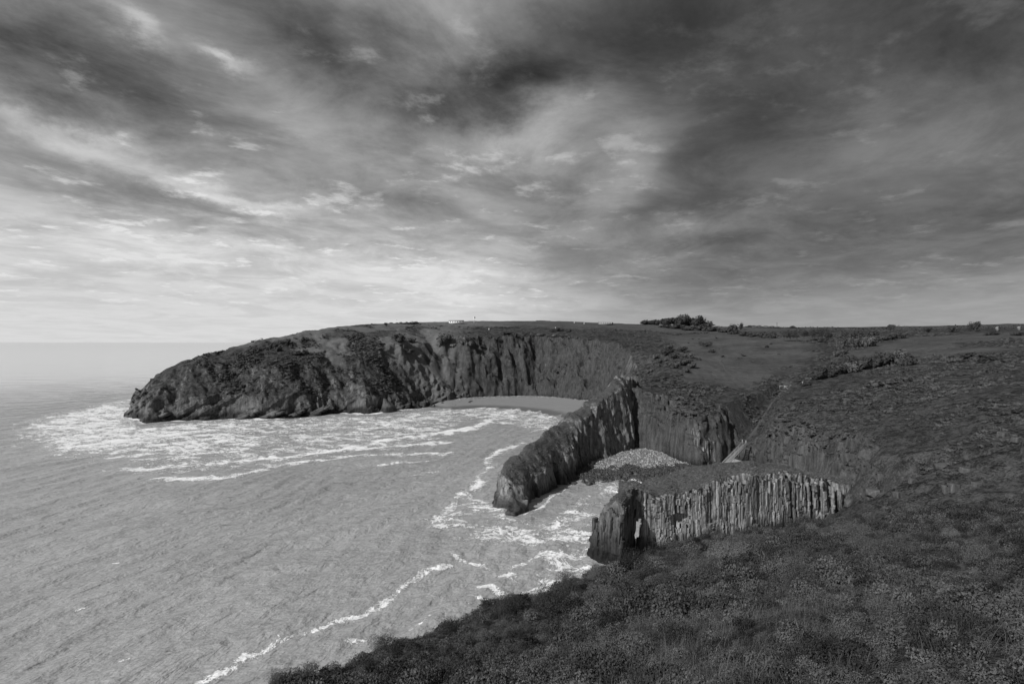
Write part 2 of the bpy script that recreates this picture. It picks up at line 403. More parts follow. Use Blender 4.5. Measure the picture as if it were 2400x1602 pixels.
# ------------------------------------------------------------------ the land: one sheet
gx = axis([(-700,-250,60,4),(-250,-60,1.0,1.0),(-60,125,0.62,0.62),(125,300,0.9,2.5),(300,2500,3,120)])
gy = axis([(-300,-20,40,2),(-20,60,0.6,0.6),(60,265,0.62,0.62),(265,470,0.85,1.0),(470,800,1.3,4),(800,2500,5,160)])
GX, GY = np.meshgrid(gx, gy, indexing='ij')
GZ0 = terrain_h(GX, GY)                       # the land as one reads it; the sheet steps back behind the modelled cliffs
GZ = np.where(cliff_zone(GX, GY) > 0, np.minimum(terrain_h(GX, GY, True, 2.4), GZ0), GZ0)
def land_z(x, y):
    x, y = np.asarray(x, float), np.asarray(y, float)
    i = np.clip(np.searchsorted(gx, x)-1, 0, len(gx)-2); j = np.clip(np.searchsorted(gy, y)-1, 0, len(gy)-2)
    u = np.clip((x-gx[i])/(gx[i+1]-gx[i]), 0, 1); v = np.clip((y-gy[j])/(gy[j+1]-gy[j]), 0, 1)
    return (GZ0[i,j]*(1-u)+GZ0[i+1,j]*u)*(1-v) + (GZ0[i,j+1]*(1-u)+GZ0[i+1,j+1]*u)*v
land = mesh_obj('terrain', np.stack([GX, GY, GZ], -1).reshape(-1,3), grid_faces(len(gx), len(gy)), MAT['land'], kind='structure')
def poly_in(x, y, pts):
    ins = np.zeros(np.shape(x), bool); n = len(pts)
    for i in range(n):
        (ax, ay), (bx, by) = pts[i], pts[(i+1) % n]
        ins ^= ((ay > y) != (by > y)) & (x < (bx-ax)*(y-ay)/((by-ay) or 1e-9) + ax)
    return ins
def line_dist(x, y, pts):
    best = np.full(np.shape(x), 1e9)
    for (ax, ay), (bx, by) in zip(pts[:-1], pts[1:]):
        ex, ey = bx-ax, by-ay; t = np.clip(((x-ax)*ex+(y-ay)*ey)/(ex*ex+ey*ey+1e-9), 0, 1)
        best = np.minimum(best, np.hypot(x-ax-t*ex, y-ay-t*ey))
    return best
def ground(px, py):
    """first place along a photo direction where it meets the land"""
    d = np.r_[np.arange(3, 60, 0.25), np.arange(60, 1500, 0.5)]
    x, z = (px-1200)/FPX*d, EYE - (py-801)/FPX*d
    hit = np.nonzero(land_z(x, d) >= z)[0]
    i = hit[0] if len(hit) else len(d)-1
    return (float(x[i]), float(d[i]), float(land_z(x[i:i+1], d[i:i+1])[0]))
# smooth pasture: bowl behind the coves, fields up to the skyline, top of the headland
def field_mask(x, y):
    bowl = [at_depth(p, q, d)[:2] for p, q, d in ((1560,905,250),(1640,905,243),(1760,905,250),(1830,890,262),(1870,850,295),(1905,820,350),(1900,790,440),(1720,775,540),(1560,785,480),(1600,830,330),(1620,860,290))]
    rf = [at_depth(p, q, d)[:2] for p, q, d in ((2080,795,400),(2400,780,430),(2600,775,500),(2700,790,400),(2400,800,330),(2160,812,340))]
    rf2 = [at_depth(p, q, d)[:2] for p, q, d in ((1960,830,330),(2100,805,380),(2300,815,300),(2450,820,260),(2250,840,262),(2060,855,275))]
    w = fbm2(x/12, y/12, 88, 2)*5
    m = np.zeros(x.shape)
    for p in (bowl, rf, rf2):
        dd = line_dist(x, y, p + p[:1]); sd = np.where(poly_in(x, y, p), dd, -dd) + w
        m = np.maximum(m, smooth(-5, 5, sd))
    north = smooth(500, 530, y + w)
    head = smooth(388, 400, y + fbm2(x/15, y/15, 90, 3)*14 + np.clip(-x-60, -60, 200)*0.16) * smooth(-20, -60, x) * (1 - 0.8*smooth(0.0, 0.25, fbm2(x/20, y/20, 91, 2)))
    return np.maximum(np.maximum(m, north), head)
def dry_grass(x, y):
    return smooth(360, 385, y + fbm2(x/12, y/12, 93, 3)*16)*smooth(10, -40, x)
FIELD = field_mask(GX, GY)
add_attr(land, 'field', FIELD.ravel()); add_attr(land, 'dry', dry_grass(GX, GY).ravel())
# ------------------------------------------------------------------ sea-worn rock from distance fields
def surface_net(F, org, h):
    """closed surface of F < 0 on a regular lattice (one vertex per crossed cell)"""
    nx, ny, nz = F.shape; S = F < 0
    cnt = np.zeros((nx-1, ny-1, nz-1), np.int8)
    for a in (0,1):
        for b in (0,1):
            for c in (0,1): cnt += S[a:nx-1+a, b:ny-1+b, c:nz-1+c]
    act = (cnt > 0) & (cnt < 8)
    idx = np.full(act.shape, -1, np.int64); ai = np.argwhere(act); idx[act] = np.arange(len(ai))
    acc = np.zeros((len(ai), 3)); num = np.zeros(len(ai))
    cor = [(a,b,c) for a in (0,1) for b in (0,1) for c in (0,1)]
    for p in cor:
        for k in range(3):
            if p[k]: continue
            q = list(p); q[k] = 1
            f0 = F[ai[:,0]+p[0], ai[:,1]+p[1], ai[:,2]+p[2]]; f1 = F[ai[:,0]+q[0], ai[:,1]+q[1], ai[:,2]+q[2]]
            m = (f0 < 0) != (f1 < 0); t = np.where(m, f0/np.where(m, f0-f1, 1), 0)
            pt = np.array(p, float)[None,:].repeat(len(ai), 0); pt[:,k] += t
            acc += pt*m[:,None]; num += m
    V = (ai + acc/num[:,None])*h + np.array(org)
    faces = []
    for k in range(3):
        o = [1,2,0][k], [2,0,1][k]
        sl0 = [slice(1,-1)]*3; sl1 = [slice(1,-1)]*3
        sl0[k] = slice(0,-1); sl1[k] = slice(1,None)
        A, B = S[tuple(sl0)], S[tuple(sl1)]
        for flip, mm in ((False, A & ~B), (True, ~A & B)):
            e = np.argwhere(mm)
            if not len(e): continue
            base = e.copy()
            for kk in range(3):
                if kk != k: base[:,kk] += 1
            def cell(da, db):
                c = base.copy(); c[:,o[0]] -= da; c[:,o[1]] -= db; return idx[c[:,0], c[:,1], c[:,2]]
            q = np.stack([cell(1,1), cell(0,1), cell(0,0), cell(1,0)], 1)
            faces.append(q[:, ::-1] if flip else q)
    f = np.concatenate(faces); f = f[(f >= 0).all(1)]
    return V, f
def poly_sd(x, y, pts):
    d = line_dist(x, y, pts + pts[:1]); return np.where(poly_in(x, y, pts), -d, d)

def beds(u, z, seed, wmin=0.35, wmax=1.0, amp=0.55):
    """upright beds along u, each standing out or back, broken across at uneven heights"""
    r = np.random.default_rng(seed); n = 400
    edge = np.cumsum(r.uniform(wmin, wmax, n)) - 60
    uu = u + 0.25*vn2(z/3.0, u*0.05, seed)
    b = np.clip(np.searchsorted(edge, uu), 0, n-1)
    grp = np.convolve(r.normal(0, 1, n+8), np.ones(5)/5, 'same')[:n]
    off = (r.uniform(-1, 1, n)*0.55 + grp*1.1)*amp
    hc = r.uniform(1.2, 3.6, n); ho = r.uniform(0, 5, n)
    lay = np.floor((z + ho[b])/hc[b])
    brk = _h(b.astype(float), lay, np.zeros_like(lay), seed+5) - 0.5
    left = np.where(b > 0, edge[np.maximum(b-1,0)], uu-0.3)
    mid = np.minimum(uu-left, edge[b]-uu)
    return off[b] + brk*amp*0.8 - np.maximum(0, 0.12-mid)*2.0

# --- cliffs in the round: headland with beds dipping seaward, cove cliffs with upright beds
def cliff_block(zone, mode):
    x0, x1, y0, y1, z0, z1, h = zone
    Xs, Ys, Zs = np.arange(x0, x1, h), np.arange(y0, y1, h), np.arange(z0, z1, h)
    x2, y2 = np.meshgrid(Xs, Ys, indexing='ij'); hh = terrain_h(x2, y2)
    hs = np.pad(hh, 1, 'edge'); gxx = (hs[2:,1:-1]-hs[:-2,1:-1])/(2*h); gyy = (hs[1:-1,2:]-hs[1:-1,:-2])/(2*h); sl = np.hypot(gxx, gyy)
    sls = sl.copy()
    for _ in range(3): sls[1:-1,1:-1] = (sls[1:-1,1:-1]*2+sls[2:,1:-1]+sls[:-2,1:-1]+sls[1:-1,2:]+sls[1:-1,:-2])/6
    steep2 = smooth(0.45, 1.3, sls)
    edge = cliff_zone(x2, y2)
    x, y, z = np.broadcast_arrays(x2[:,:,None], y2[:,:,None], Zs[None,None,:])
    F = ((z - hh[:,:,None])/np.sqrt(1 + np.minimum(sl, 3)**2)[:,:,None] + (0.15 + 0.6*(1-edge) - 0.0*steep2)[:,:,None]).astype(np.float32)
    F = np.maximum(F, np.where(hh[:,:,None] < z0+0.3, 0.6, -9))
    band = np.abs(F) < 3.6; band &= (steep2 > 0.01)[:,:,None]
    xb, yb, zb = x[band], y[band], z[band]; st = np.broadcast_to((steep2*edge)[:,:,None], x.shape)[band]
    if mode == 'dip':
        low = smooth(22, 8, zb + 4*fbm3(xb/14, yb/14, zb/14, 142, 1))
        q = zb*0.86 - xb*0.5 + 1.2*vn3(xb/7, yb/7, zb/7, 140)
        d = beds(q, xb*0.5 + yb*0.2, 141, 1.1, 3.2, 2.1)*(0.25+0.75*low) + fbm3(xb/9, yb/9, zb/9, 143, 2)*1.4*(0.5+0.5*low) + fbm3(xb/2.2, yb/2.2, zb/2.2, 146, 3)*1.15
    else:
        u = xb*0.9 + yb*0.35
        d = beds(u, zb, 150 if mode == 'up' else 151, 0.7 if mode == 'up' else 0.6, 2.6 if mode == 'up' else 1.8, 1.0 if mode == 'up' else 1.2) + fbm3(xb/6, yb/6, zb/11, 153, 3)*(2.2 if mode == 'up' else 1.3) + fbm3(xb/1.6, yb/1.6, zb/3, 156, 3)*0.8
    F[band] -= (d*(0.8 if mode != 'cove' else 1.15)*st).astype(np.float32)
    for ax in range(3):
        for e in (0, -1):
            s = [slice(None)]*3; s[ax] = e
            if ax == 2 and e == -1: continue
            F[tuple(s)] = np.maximum(F[tuple(s)], 0.5)
    F[:,:,-1] = np.maximum(F[:,:,-1], .5)
    V, f = surface_net(F, (x0, y0, z0), h)
    c = V[f].mean(1); keep = (c[:,0] > x0+2*h) & (c[:,0] < x1-3*h) & (c[:,1] > y0+2*h) & (c[:,1] < y1-3*h) & (c[:,2] > z0+1.5*h)
    return V, f[keep]
for zone, mode, nm, mt_ in zip(ZONES, ('dip', 'up', 'cove'), ('headland_cliff', 'cove_cliff', 'cove_cliff'), (MAT['headland'], MAT['sandstone'], MAT['cove_rock'])):
    V, F = cliff_block(zone, mode); ob = mesh_obj(nm, V, F, mt_, smooth_shade=False, kind='structure'); add_attr(ob, 'field', field_mask(V[:,0], V[:,1])); add_attr(ob, 'dry', dry_grass(V[:,0], V[:,1]))

# --- the near fin with its arch: local u along the face, v towards the viewer
NU = np.array([0.939, 0.344]); NV = np.array([0.344, -0.939]); NO = np.array([17.0, 116.0])
def near_fin():
    h = 0.21
    U = np.arange(-8, 80, h); V_ = np.arange(-21, 6.5, h); Z = np.arange(-2.2, 19.5, h)
    u2, v2 = np.meshgrid(U, V_, indexing='ij')
    top = np.interp(u2, [-5,3,6,9,12,16,24,30,38,50,60,70,80], [11,12.5,13.6,14.3,13.2,12.2,12.2,14.3,15.2,14.4,12.6,10.2,9])
    back = np.clip(-v2/14, 0, 1)
    top = top + back*np.interp(u2, [0,12,20,40,60,80], [0,0.6,2.6,1.0,1.0,1.0]) - smooth(0.55, 1.0, back)*3.0*smooth(10,16,u2) + fbm2(u2/4, v2/4, 61, 3)*0.7 - np.exp(-((v2+0.2)/1.6)**2)*0.9*np.abs(fbm2(u2/1.6, u2*0, 62, 2))
    u, v, z = u2[:,:,None], v2[:,:,None], Z[None,None,:]
    u, v, z = np.broadcast_arrays(u, v, z)
    bd = beds(u, z, 71, 0.26, 0.8, 0.46)
    slope = np.interp(z, [0, 6, 15], [0.5, 0, -0.3])
    frontv = -0.45 + bd*0.6*np.interp(u, [12,16,55,75],[0.8,1,0.8,0.5]) + slope + 0.9*vn2(u/7, z/9, 72)*2 - 1.6*np.exp(-((u-20.5)/2.8)**2 - ((z-7.2)/1.9)**2) - 1.8*np.exp(-((u-51.5)/0.7)**2) - 1.6*np.exp(-((u-40.6)/0.5)**2)*smooth(14,5,z) - 2.0*np.exp(-((u-66)/1.0)**2)
    backv = -14.0 + 1.2*vn2(u/5, z/5, 73)*2
    leftu = 11.2 - v*0.72 + 0.5*beds(v*1.0, z, 74, 0.5, 1.4, 0.7) + np.interp(z, [0,4,10], [-1.8, -.6, 0.4])
    wall = np.maximum(np.maximum(v - frontv, backv - v), leftu - u)
    # lintel that carries the turf across to the stack
    lin_bot = 10.0 + 0.9*vn2(u/1.2, v/1.5, 75)*2 + 0.05*(u-11)**2
    lint = np.maximum(np.maximum(lin_bot - z, v - (-0.6 + bd*0.5)), np.maximum(-7.5 - v, np.maximum(5.0 - v*0.7 - u, u - 16 + v*0.7)))
    # the stack, turned the way the beds strike, wider at its wet foot
    xw = NO[0] + u*NU[0] + v*NV[0]; yw = NO[1] + u*NU[1] + v*NV[1]
    tx, ty = 0.47, 0.883
    a = (xw-22.1)*tx + (yw-119.4)*ty; b = (xw-22.1)*ty - (yw-119.4)*tx
    batter = np.interp(z, [-2, 1.5, 4, 9, 14], [1.5, 0.9, 0.5, -0.3, -1.7])
    sb = beds(a*1.0 + b*0.4, z, 76, 0.4, 1.1, 0.9)
    lean = np.interp(z, [0, 14], [-1.2, 0.5])
    stack = np.maximum(np.abs(a + 0.4) - 4.6 - batter*1.0 - 0.5*sb - 1.0*vn2(b/3,z/4,78), np.maximum((b - lean) - 3.0 - batter*0.5 - 0.6*vn2(a/2.5,z/4,79), -(b - lean) - 2.7 - batter*1.2 - 0.7*sb))
    stack = np.maximum(stack, (-a*0.9 - (b-lean)*0.75) - 4.6 - batter*1.2 - 0.5*sb)
    stack = np.maximum(stack, z - (14.4 - 0.75*np.abs(b-1.2) - 0.28*np.abs(a-1.5) + 0.8*vn2(a/1.5, b/1.5, 77)))
    sdf = np.minimum(np.minimum(np.maximum(wall, z - top[:,:,None]), np.maximum(lint, z - top[:,:,None])), stack)
    band = np.abs(sdf) < 1.8
    sdf = sdf.copy()
    ub, vb, zb = u[band], v[band], z[band]
    sdf[band] += fbm3(ub/0.9, vb/0.9, zb/1.6, 80, 3)*0.34 + fbm3(ub/5, vb/5, zb/5, 84, 2)*0.5
    for s in ((0,),(-1,)): sdf[s[0]] = np.maximum(sdf[s[0]], 0.5)
    sdf[:,0] = np.maximum(sdf[:,0], .5); sdf[:,-1] = np.maximum(sdf[:,-1], .5); sdf[:,:,0] = np.maximum(sdf[:,:,0], .5); sdf[:,:,-1] = np.maximum(sdf[:,:,-1], .5)
    W, f = surface_net(sdf, (U[0], V_[0], Z[0]), h)
    x = NO[0] + W[:,0]*NU[0] + W[:,1]*NV[0]; y = NO[1] + W[:,0]*NU[1] + W[:,1]*NV[1]
    return np.stack([x, y, W[:,2]], 1), f[:, ::-1]
NFV, NFF = near_fin()
arch = thing('sea_arch', 'ribbed pale rock wall with an arch through its seaward end and turf on top', 'sea arch', (NO[0], NO[1], 0))
near = mesh_obj('rock_wall', NFV - np.array([NO[0], NO[1], 0]), NFF, MAT['rock'], arch, smooth_shade=False)
# single upright slabs that stand clear of the face
def slab_mesh(seed):
    r = np.random.default_rng(seed)
    n = 5; V = []
    for k in range(n):
        t = k/(n-1); w = 0.5*(1 - 0.15*t*r.uniform(0,1)); j = r.uniform(-.08,.08,8)
        V += [(-w+j[0], 0.5+j[1], t), (w+j[2], 0.5+j[3], t + (r.uniform(-.06,.06) if k == n-1 else 0)), (w+j[4], -0.5+j[5], t), (-w+j[6], -0.5+j[7], t)]
    F = [(4*k+i, 4*k+(i+1)%4, 4*k+4+(i+1)%4, 4*k+4+i) for k in range(n-1) for i in range(4)] + [(4*n-4, 4*n-3, 4*n-2, 4*n-1)]
    F = [f[::-1] for f in F]
    me = bpy.data.meshes.new('rock_slab'); me.from_pydata(V, [], F); me.materials.append(MAT['rock']); me.update(); return me
SLABS = [slab_mesh(900+i) for i in range(8)]
rs = np.random.default_rng(5)
pieces = []                                   # u, width, z, height, v
u = 12.9
while u < 67:
    w = rs.uniform(0.18, 0.55) if rs.random() < .8 else rs.uniform(.6, 1.1)
    if u > 50 and rs.random() < (u-50)/22: u += w*1.5; continue
    if min(abs(u-51.5)-.5, abs(u-40.6)-.3, abs(u-66)-.7) < 0: u += w; continue
    topz = float(np.interp(u, [12,16,24,30,38,50,60,70], [12.4,11.8,11.8,13.9,14.7,13.7,11.6,9.0])) - .5 + 1.1*float(vn2(np.array([u/2.2]), np.array([3.3]), 78)[0])*2 + rs.normal(0, .2) - (rs.uniform(0, 4) if rs.random() < .1 else 0)
    base_v = 0.12 + 0.75*float(vn2(np.array([u/7]), np.array([0.6]), 72)[0])*2 + 0.5*float(vn2(np.array([u/1.9]), np.array([0.6]), 79)[0])*2 + rs.normal(0, .07)
    z = -0.8
    while z < topz - .5:
        hgt = min(rs.choice([rs.uniform(0.5, 1.6), rs.uniform(1.6, 5.0)]), topz - z)
        zm = z + hgt/2; v = base_v + float(np.interp(zm, [0,6,15], [0.45,0,-0.3])) + rs.normal(0, .10)
        if abs(u-20.5) < 3.2 and 5.2 < zm < 9.3: v -= 1.3*math.exp(-((u-20.5)/2.4)**2)
        pieces.append((u + w/2, w, z, hgt + rs.uniform(-.05,.05), v)); z += hgt
    u += w
pieces.sort(key=lambda p: -p[1]*p[3])
rzw = math.atan2(NU[1], NU[0])
small_V, small_F = [], []
for i, (u, w, z, hgt, v) in enumerate(pieces):
    p = NU*u + NV*(v - .5); M = Matrix.Translation((p[0], p[1], z)) @ Euler((rs.normal(0,.02), rs.normal(0,.025), rzw + rs.normal(0,.10))).to_matrix().to_4x4() @ Matrix.Diagonal((w*1.12, rs.uniform(1.1,1.5), hgt, 1))
    if i < 270:
        s_ = bpy.data.objects.new('rock_slab', SLABS[i % 8]); sc.collection.objects.link(s_); s_.parent = arch; s_.matrix_local = M
    else:
        me = SLABS[i % 8]; k = len(small_V); small_V += [tuple(M @ q.co) for q in me.vertices]; small_F += [tuple(k+j for j in f.vertices) for f in me.polygons]
# upright slabs on the seaward stack
P_ = NFV[NFF]; c_ = P_.mean(1); n_ = np.cross(P_[:,2]-P_[:,0], P_[:,3]-P_[:,1]); n_ /= np.linalg.norm(n_, axis=1)[:,None]+1e-9
cand = np.nonzero((c_[:,0] < 28.5) & (c_[:,1] < 121) & (np.abs(n_[:,2]) < .35) & (c_[:,2] > -.5) & (c_[:,2] < 11) & (n_[:,1] < .2))[0]
for i, q in enumerate(rs.choice(cand, 60, replace=False)):
    c, nn = c_[q], n_[q]; hgt = rs.uniform(1.2, 4.5); z = min(c[2], 12.0 - hgt)
    s_ = bpy.data.objects.new('rock_slab', SLABS[i % 8]); M = Matrix.Translation((c[0]-nn[0]*.42-NO[0], c[1]-nn[1]*.42-NO[1], z-.5)) @ Euler((rs.normal(0,.04), R(7), math.atan2(nn[1], nn[0]) + R(90) + rs.normal(0,.25))).to_matrix().to_4x4() @ Matrix.Diagonal((rs.uniform(.4,1.0), 1.1, hgt, 1))
    if i < 28: sc.collection.objects.link(s_); s_.parent = arch; s_.matrix_local = M
    else:
        me = SLABS[i % 8]; k = len(small_V); small_V += [tuple(M @ v.co) for v in me.vertices]; small_F += [tuple(k+j for j in f.vertices) for f in me.polygons]
sm = mesh_obj('small_slabs', np.array(small_V), np.array(small_F), MAT['rock'], arch, smooth_shade=False); sm['kind'] = 'stuff'

# --- the second fin: from its tip in the sea back into the ridge
def near_y(x, y, pts):
    best = np.full(x.shape, 1e9); out = np.zeros(x.shape)
    for (ax, ay), (bx, by) in zip(pts[:-1], pts[1:]):
        ex, ey = bx-ax, by-ay; t = np.clip(((x-ax)*ex+(y-ay)*ey)/(ex*ex+ey*ey), 0, 1)
        d = np.hypot(x-ax-t*ex, y-ay-t*ey); m = d < best; best = np.where(m, d, best); out = np.where(m, ay+t*ey, out)
    return out
def second_fin():
    h = 0.42
    Xs = np.arange(-16, 56, h); Ys = np.arange(143, 246, h); Zs = np.arange(-2.5, 38, h)
    x2, y2 = np.meshgrid(Xs, Ys, indexing='ij')
    foot = [(-3.6,159),(-3.0,154.6),(0.0,152.6),(3.2,156.6),(11.6,174),(20.3,191.5),(27,201),(34.0,208.5),(47,221),(56,234),(42,243),(27,226),(13,207),(2.5,190),(-3.6,172)]
    rl = [(-1,147.0),(3.3,155.5),(12,174),(20.5,191.5),(27,201),(34.0,208.5),(47,221),(60,240)]
    sd2 = poly_sd(x2, y2, foot); vr = line_dist(x2, y2, rl)
    yy = near_y(x2, y2, rl)
    zr = np.interp(yy, [147,155.5,169,186,195,206,213,221,240], [6.3,8.6,10.4,11.8,15.4,20.6,25,28.3,30])
    zc = np.interp(yy, [147,155.5,174,191.5,201,208.5,221,240], [6.2,9.8,13.6,16.0,19.0,23.6,30.5,32])
    H = zr + (zc-zr)*smooth(0, 7.5, vr) - 1.2*np.maximum(vr-7.8, 0) - 2.6*np.exp(-(vr/2.2)**2)
    H = H + fbm2(x2/5, y2/5, 101, 4)*1.7 - 0.8*smooth(.25,.5,np.abs(fbm2(yy/7, yy*0, 108, 2)))
    u2 = x2*0.5 + y2*0.866
    x, y, z = np.broadcast_arrays(x2[:,:,None], y2[:,:,None], Zs[None,None,:])
    u = np.broadcast_to(u2[:,:,None], x.shape)
    bt = np.interp(z, [-2, 0.5, 2.2, 4.0, 30], [1.6, 1.1, 0.8, 0.0, -4.2])
    bd = beds(u, z, 103, 0.6, 1.9, 1.0)
    sdf = np.maximum(sd2[:,:,None] - bt - bd*0.9 - 1.6*vn2(u/6, z/8, 104), z - H[:,:,None])
    # a cave near the foot and a deep gully at the root
    sdf = np.maximum(sdf, 2.0 - np.hypot((u-161.5)*1.0, 0.0) - np.maximum(z-6.5, 0)*1.5 - np.maximum(vr[:,:,None]-3.0, 0)*2)
    ledge = np.maximum(np.abs((x-1.2)*0.5+(y-150.6)*0.866) - 3.2, np.maximum(np.abs((x-1.2)*0.866-(y-150.6)*0.5) - 1.3, z - 1.4 - 0.22*((x-1.2)*0.5+(y-150.6)*0.866)))
    sdf = np.minimum(sdf, ledge).copy()
    band = np.abs(sdf) < 2.4
    xb, yb, zb = x[band], y[band], z[band]
    sdf[band] += fbm3(xb/1.5, yb/1.5, zb/2.2, 110, 3)*(0.55 + 0.5*smooth(172, 158, yb)) + fbm3(xb/7, yb/7, zb/7, 114, 2)*0.9
    for ax in range(3):
        for e in (0, -1):
            s = [slice(None)]*3; s[ax] = e; sdf[tuple(s)] = np.maximum(sdf[tuple(s)], 0.5)
    W, f = surface_net(sdf, (Xs[0], Ys[0], Zs[0]), h)
    return W, f
SFV, SFF = second_fin()
fin = mesh_obj('rock_fin', SFV - np.array([-1, 152, 0]), SFF, rock_material('dark_fin_rock', 0.17, 0.5, (0.45, 0.893)), smooth_shade=False)
fin.location = (-1, 152, 0)
tag(fin, 'long dark rock fin running out into the sea beyond the arch, grassy along its crest', 'rock fin')

# ------------------------------------------------------------------ the sea
def W(*pts): return [at_level(p, q)[:2] for p, q in pts]
STREAKS = [  # line of breaking foam, half width in metres, strength
  (W((1150,984),(1130,992),(1096,1004),(996,1021),(917,1029),(839,1047),(760,1060)), 2.6, 1.1), (W((1038,1037),(891,1047),(708,1066),(472,1089),(288,1100)), 2.6, .95),
  (W((1048,1060),(839,1067),(655,1089),(603,1102),(524,1118),(360,1125)), 2.0, .95), (W((1038,1076),(944,1081),(860,1092)), 1.3, .8), (W((1024,1105),(975,1111)), 1.1, .8),
  (W((980,1020),(800,1030),(600,1040),(400,1055),(120,1065)), 3, .55), (W((900,985),(700,998),(480,1005),(250,1030)), 3.5, .6),
  (W((1225,1038),(1165,1056),(1142,1082),(1128,1115),(1105,1150)), 1.3, .85), (W((1100,1150),(1060,1180),(1020,1212),(1050,1245)), 1.4, .75),
  (W((1228,1203),(1262,1190),(1300,1163),(1345,1132)), 0.5, .9), (W((1340,1110),(1370,1098),(1430,1108),(1500,1128)), 1.6, .95), (W((1250,1060),(1290,1040),(1310,1000)), .8, .5),
  (W((1060,1323),(996,1336),(953,1366),(902,1404),(847,1438),(792,1453),(732,1477),(681,1483),(647,1502),(613,1528),(562,1541),(519,1570),(477,1596),(430,1630)), 0.75, .9),
  (W((1068,1304),(1124,1319),(1175,1340),(1209,1362)), 0.9, .9), (W((1136,1370),(1179,1392),(1209,1398),(1251,1381),(1315,1366)), .6, 1.0),
  (W((958,1480),(990,1460),(1010,1440)), .4, .8), (W((810,1500),(850,1495)), .7, .7), (W((620,1555),(660,1545)), .5, .7), (W((1080,1425),(1130,1400)), .5, .6),
  (W((1205,1330),(1290,1300),(1370,1250)), 1.6, .7), (W((1120,1270),(1200,1240),(1290,1260)), 1.6, .5), (W((260,1320),(275,1318)), .22, 1), (W((170,1435),(195,1425)), .22, 1), (W((270,1550),(300,1540)), .22, 1), (W((510,1300),(545,1297)), .22, .7)]
FIELDS = [(W((60,985),(300,935),(330,1000),(480,985),(900,972),(1060,955),(1130,975),(1000,1040),(700,1085),(500,1112),(380,1105),(150,1070),(20,1040)), 0.60, 16),
          (W((60,990),(300,935),(340,1000),(560,990),(500,1050),(150,1050)), 0.2, 14),
          (W((1030,955),(1140,940),(1290,962),(1340,1000),(1250,1010),(1130,982)), 0.62, 3),
          (W((1020,1212),(1100,1160),(1170,1170),(1240,1215),(1380,1160),(1440,1230),(1380,1290),(1200,1290),(1060,1262)), 0.58, 4),
          (W((1225,1365),(1300,1300),(1395,1250),(1420,1340),(1330,1385),(1230,1400)), 0.66, 3), (W((1340,1115),(1420,1095),(1530,1130),(1480,1180),(1400,1150)), 0.55, 3)]
sx = axis([(-45000,-600,15000,60),(-600,-330,30,2.2),(-330,-120,1.5,1.1),(-120,100,0.75,0.75),(100,140,1,3)])
sy = axis([(-400,20,60,2),(20,60,2,0.7),(60,240,0.7,0.7),(240,480,0.9,1.3),(480,900,1.6,14),(900,50000,20,12000)])
SX, SY = np.meshgrid(sx, sy, indexing='ij')
near_w = smooth(1500, 300, np.hypot(SX, SY))
cu, cv = SX*0.6 + SY*0.8, SX*0.8 - SY*0.6              # along and across the crests
wob = fbm2(cu/40, cv/40, 301, 2)*6
SZ = near_w*(0.22*np.sin((cv+1.6*wob)*2*np.pi/23 + fbm2(cu/50, cv/50, 307, 2)*3) + 0.22*np.sin((cv+wob)*2*np.pi/9.5 + fbm2(cu/30, cv/30, 303, 2)*3) + 0.5*fbm2(cu/9, cv/3.6, 305, 3)*0.42 + 0.1*np.sin((cv*0.9+cu*0.3+wob)*2*np.pi/4.7))
cd = coast(SX, SY)[0]
foam = np.zeros(SX.shape)
for pts, w, s in STREAKS:
    d = line_dist(SX + fbm2(SX/5, SY/5, 311, 3)*1.6*w, SY + fbm2(SX/5, SY/5, 312, 3)*1.6*w, pts); foam = np.maximum(foam, 0.66*s*np.exp(-(d/(w*1.25))**2*0.8) + 0.30*s*np.exp(-(d/(w*3.2))**2))
for pts, dens, edge in FIELDS:
    d = poly_sd(SX + fbm2(SX/9, SY/9, 313, 3)*6, SY + fbm2(SX/9, SY/9, 314, 3)*6, pts)
    foam = np.maximum(foam, dens*smooth(edge, -edge, d)) if dens > .2 else foam + dens*smooth(edge, -edge, d)
hd = smooth(300, 320, SY)
foam = np.maximum(foam, 0.95*np.exp(-(np.maximum(-cd, 0)/np.where(hd > .5, 4.5, 1.2))**2)*np.where(hd > .5, 1.0, .6))
SZ = SZ*np.where(foam > .3, .8, 1.0)
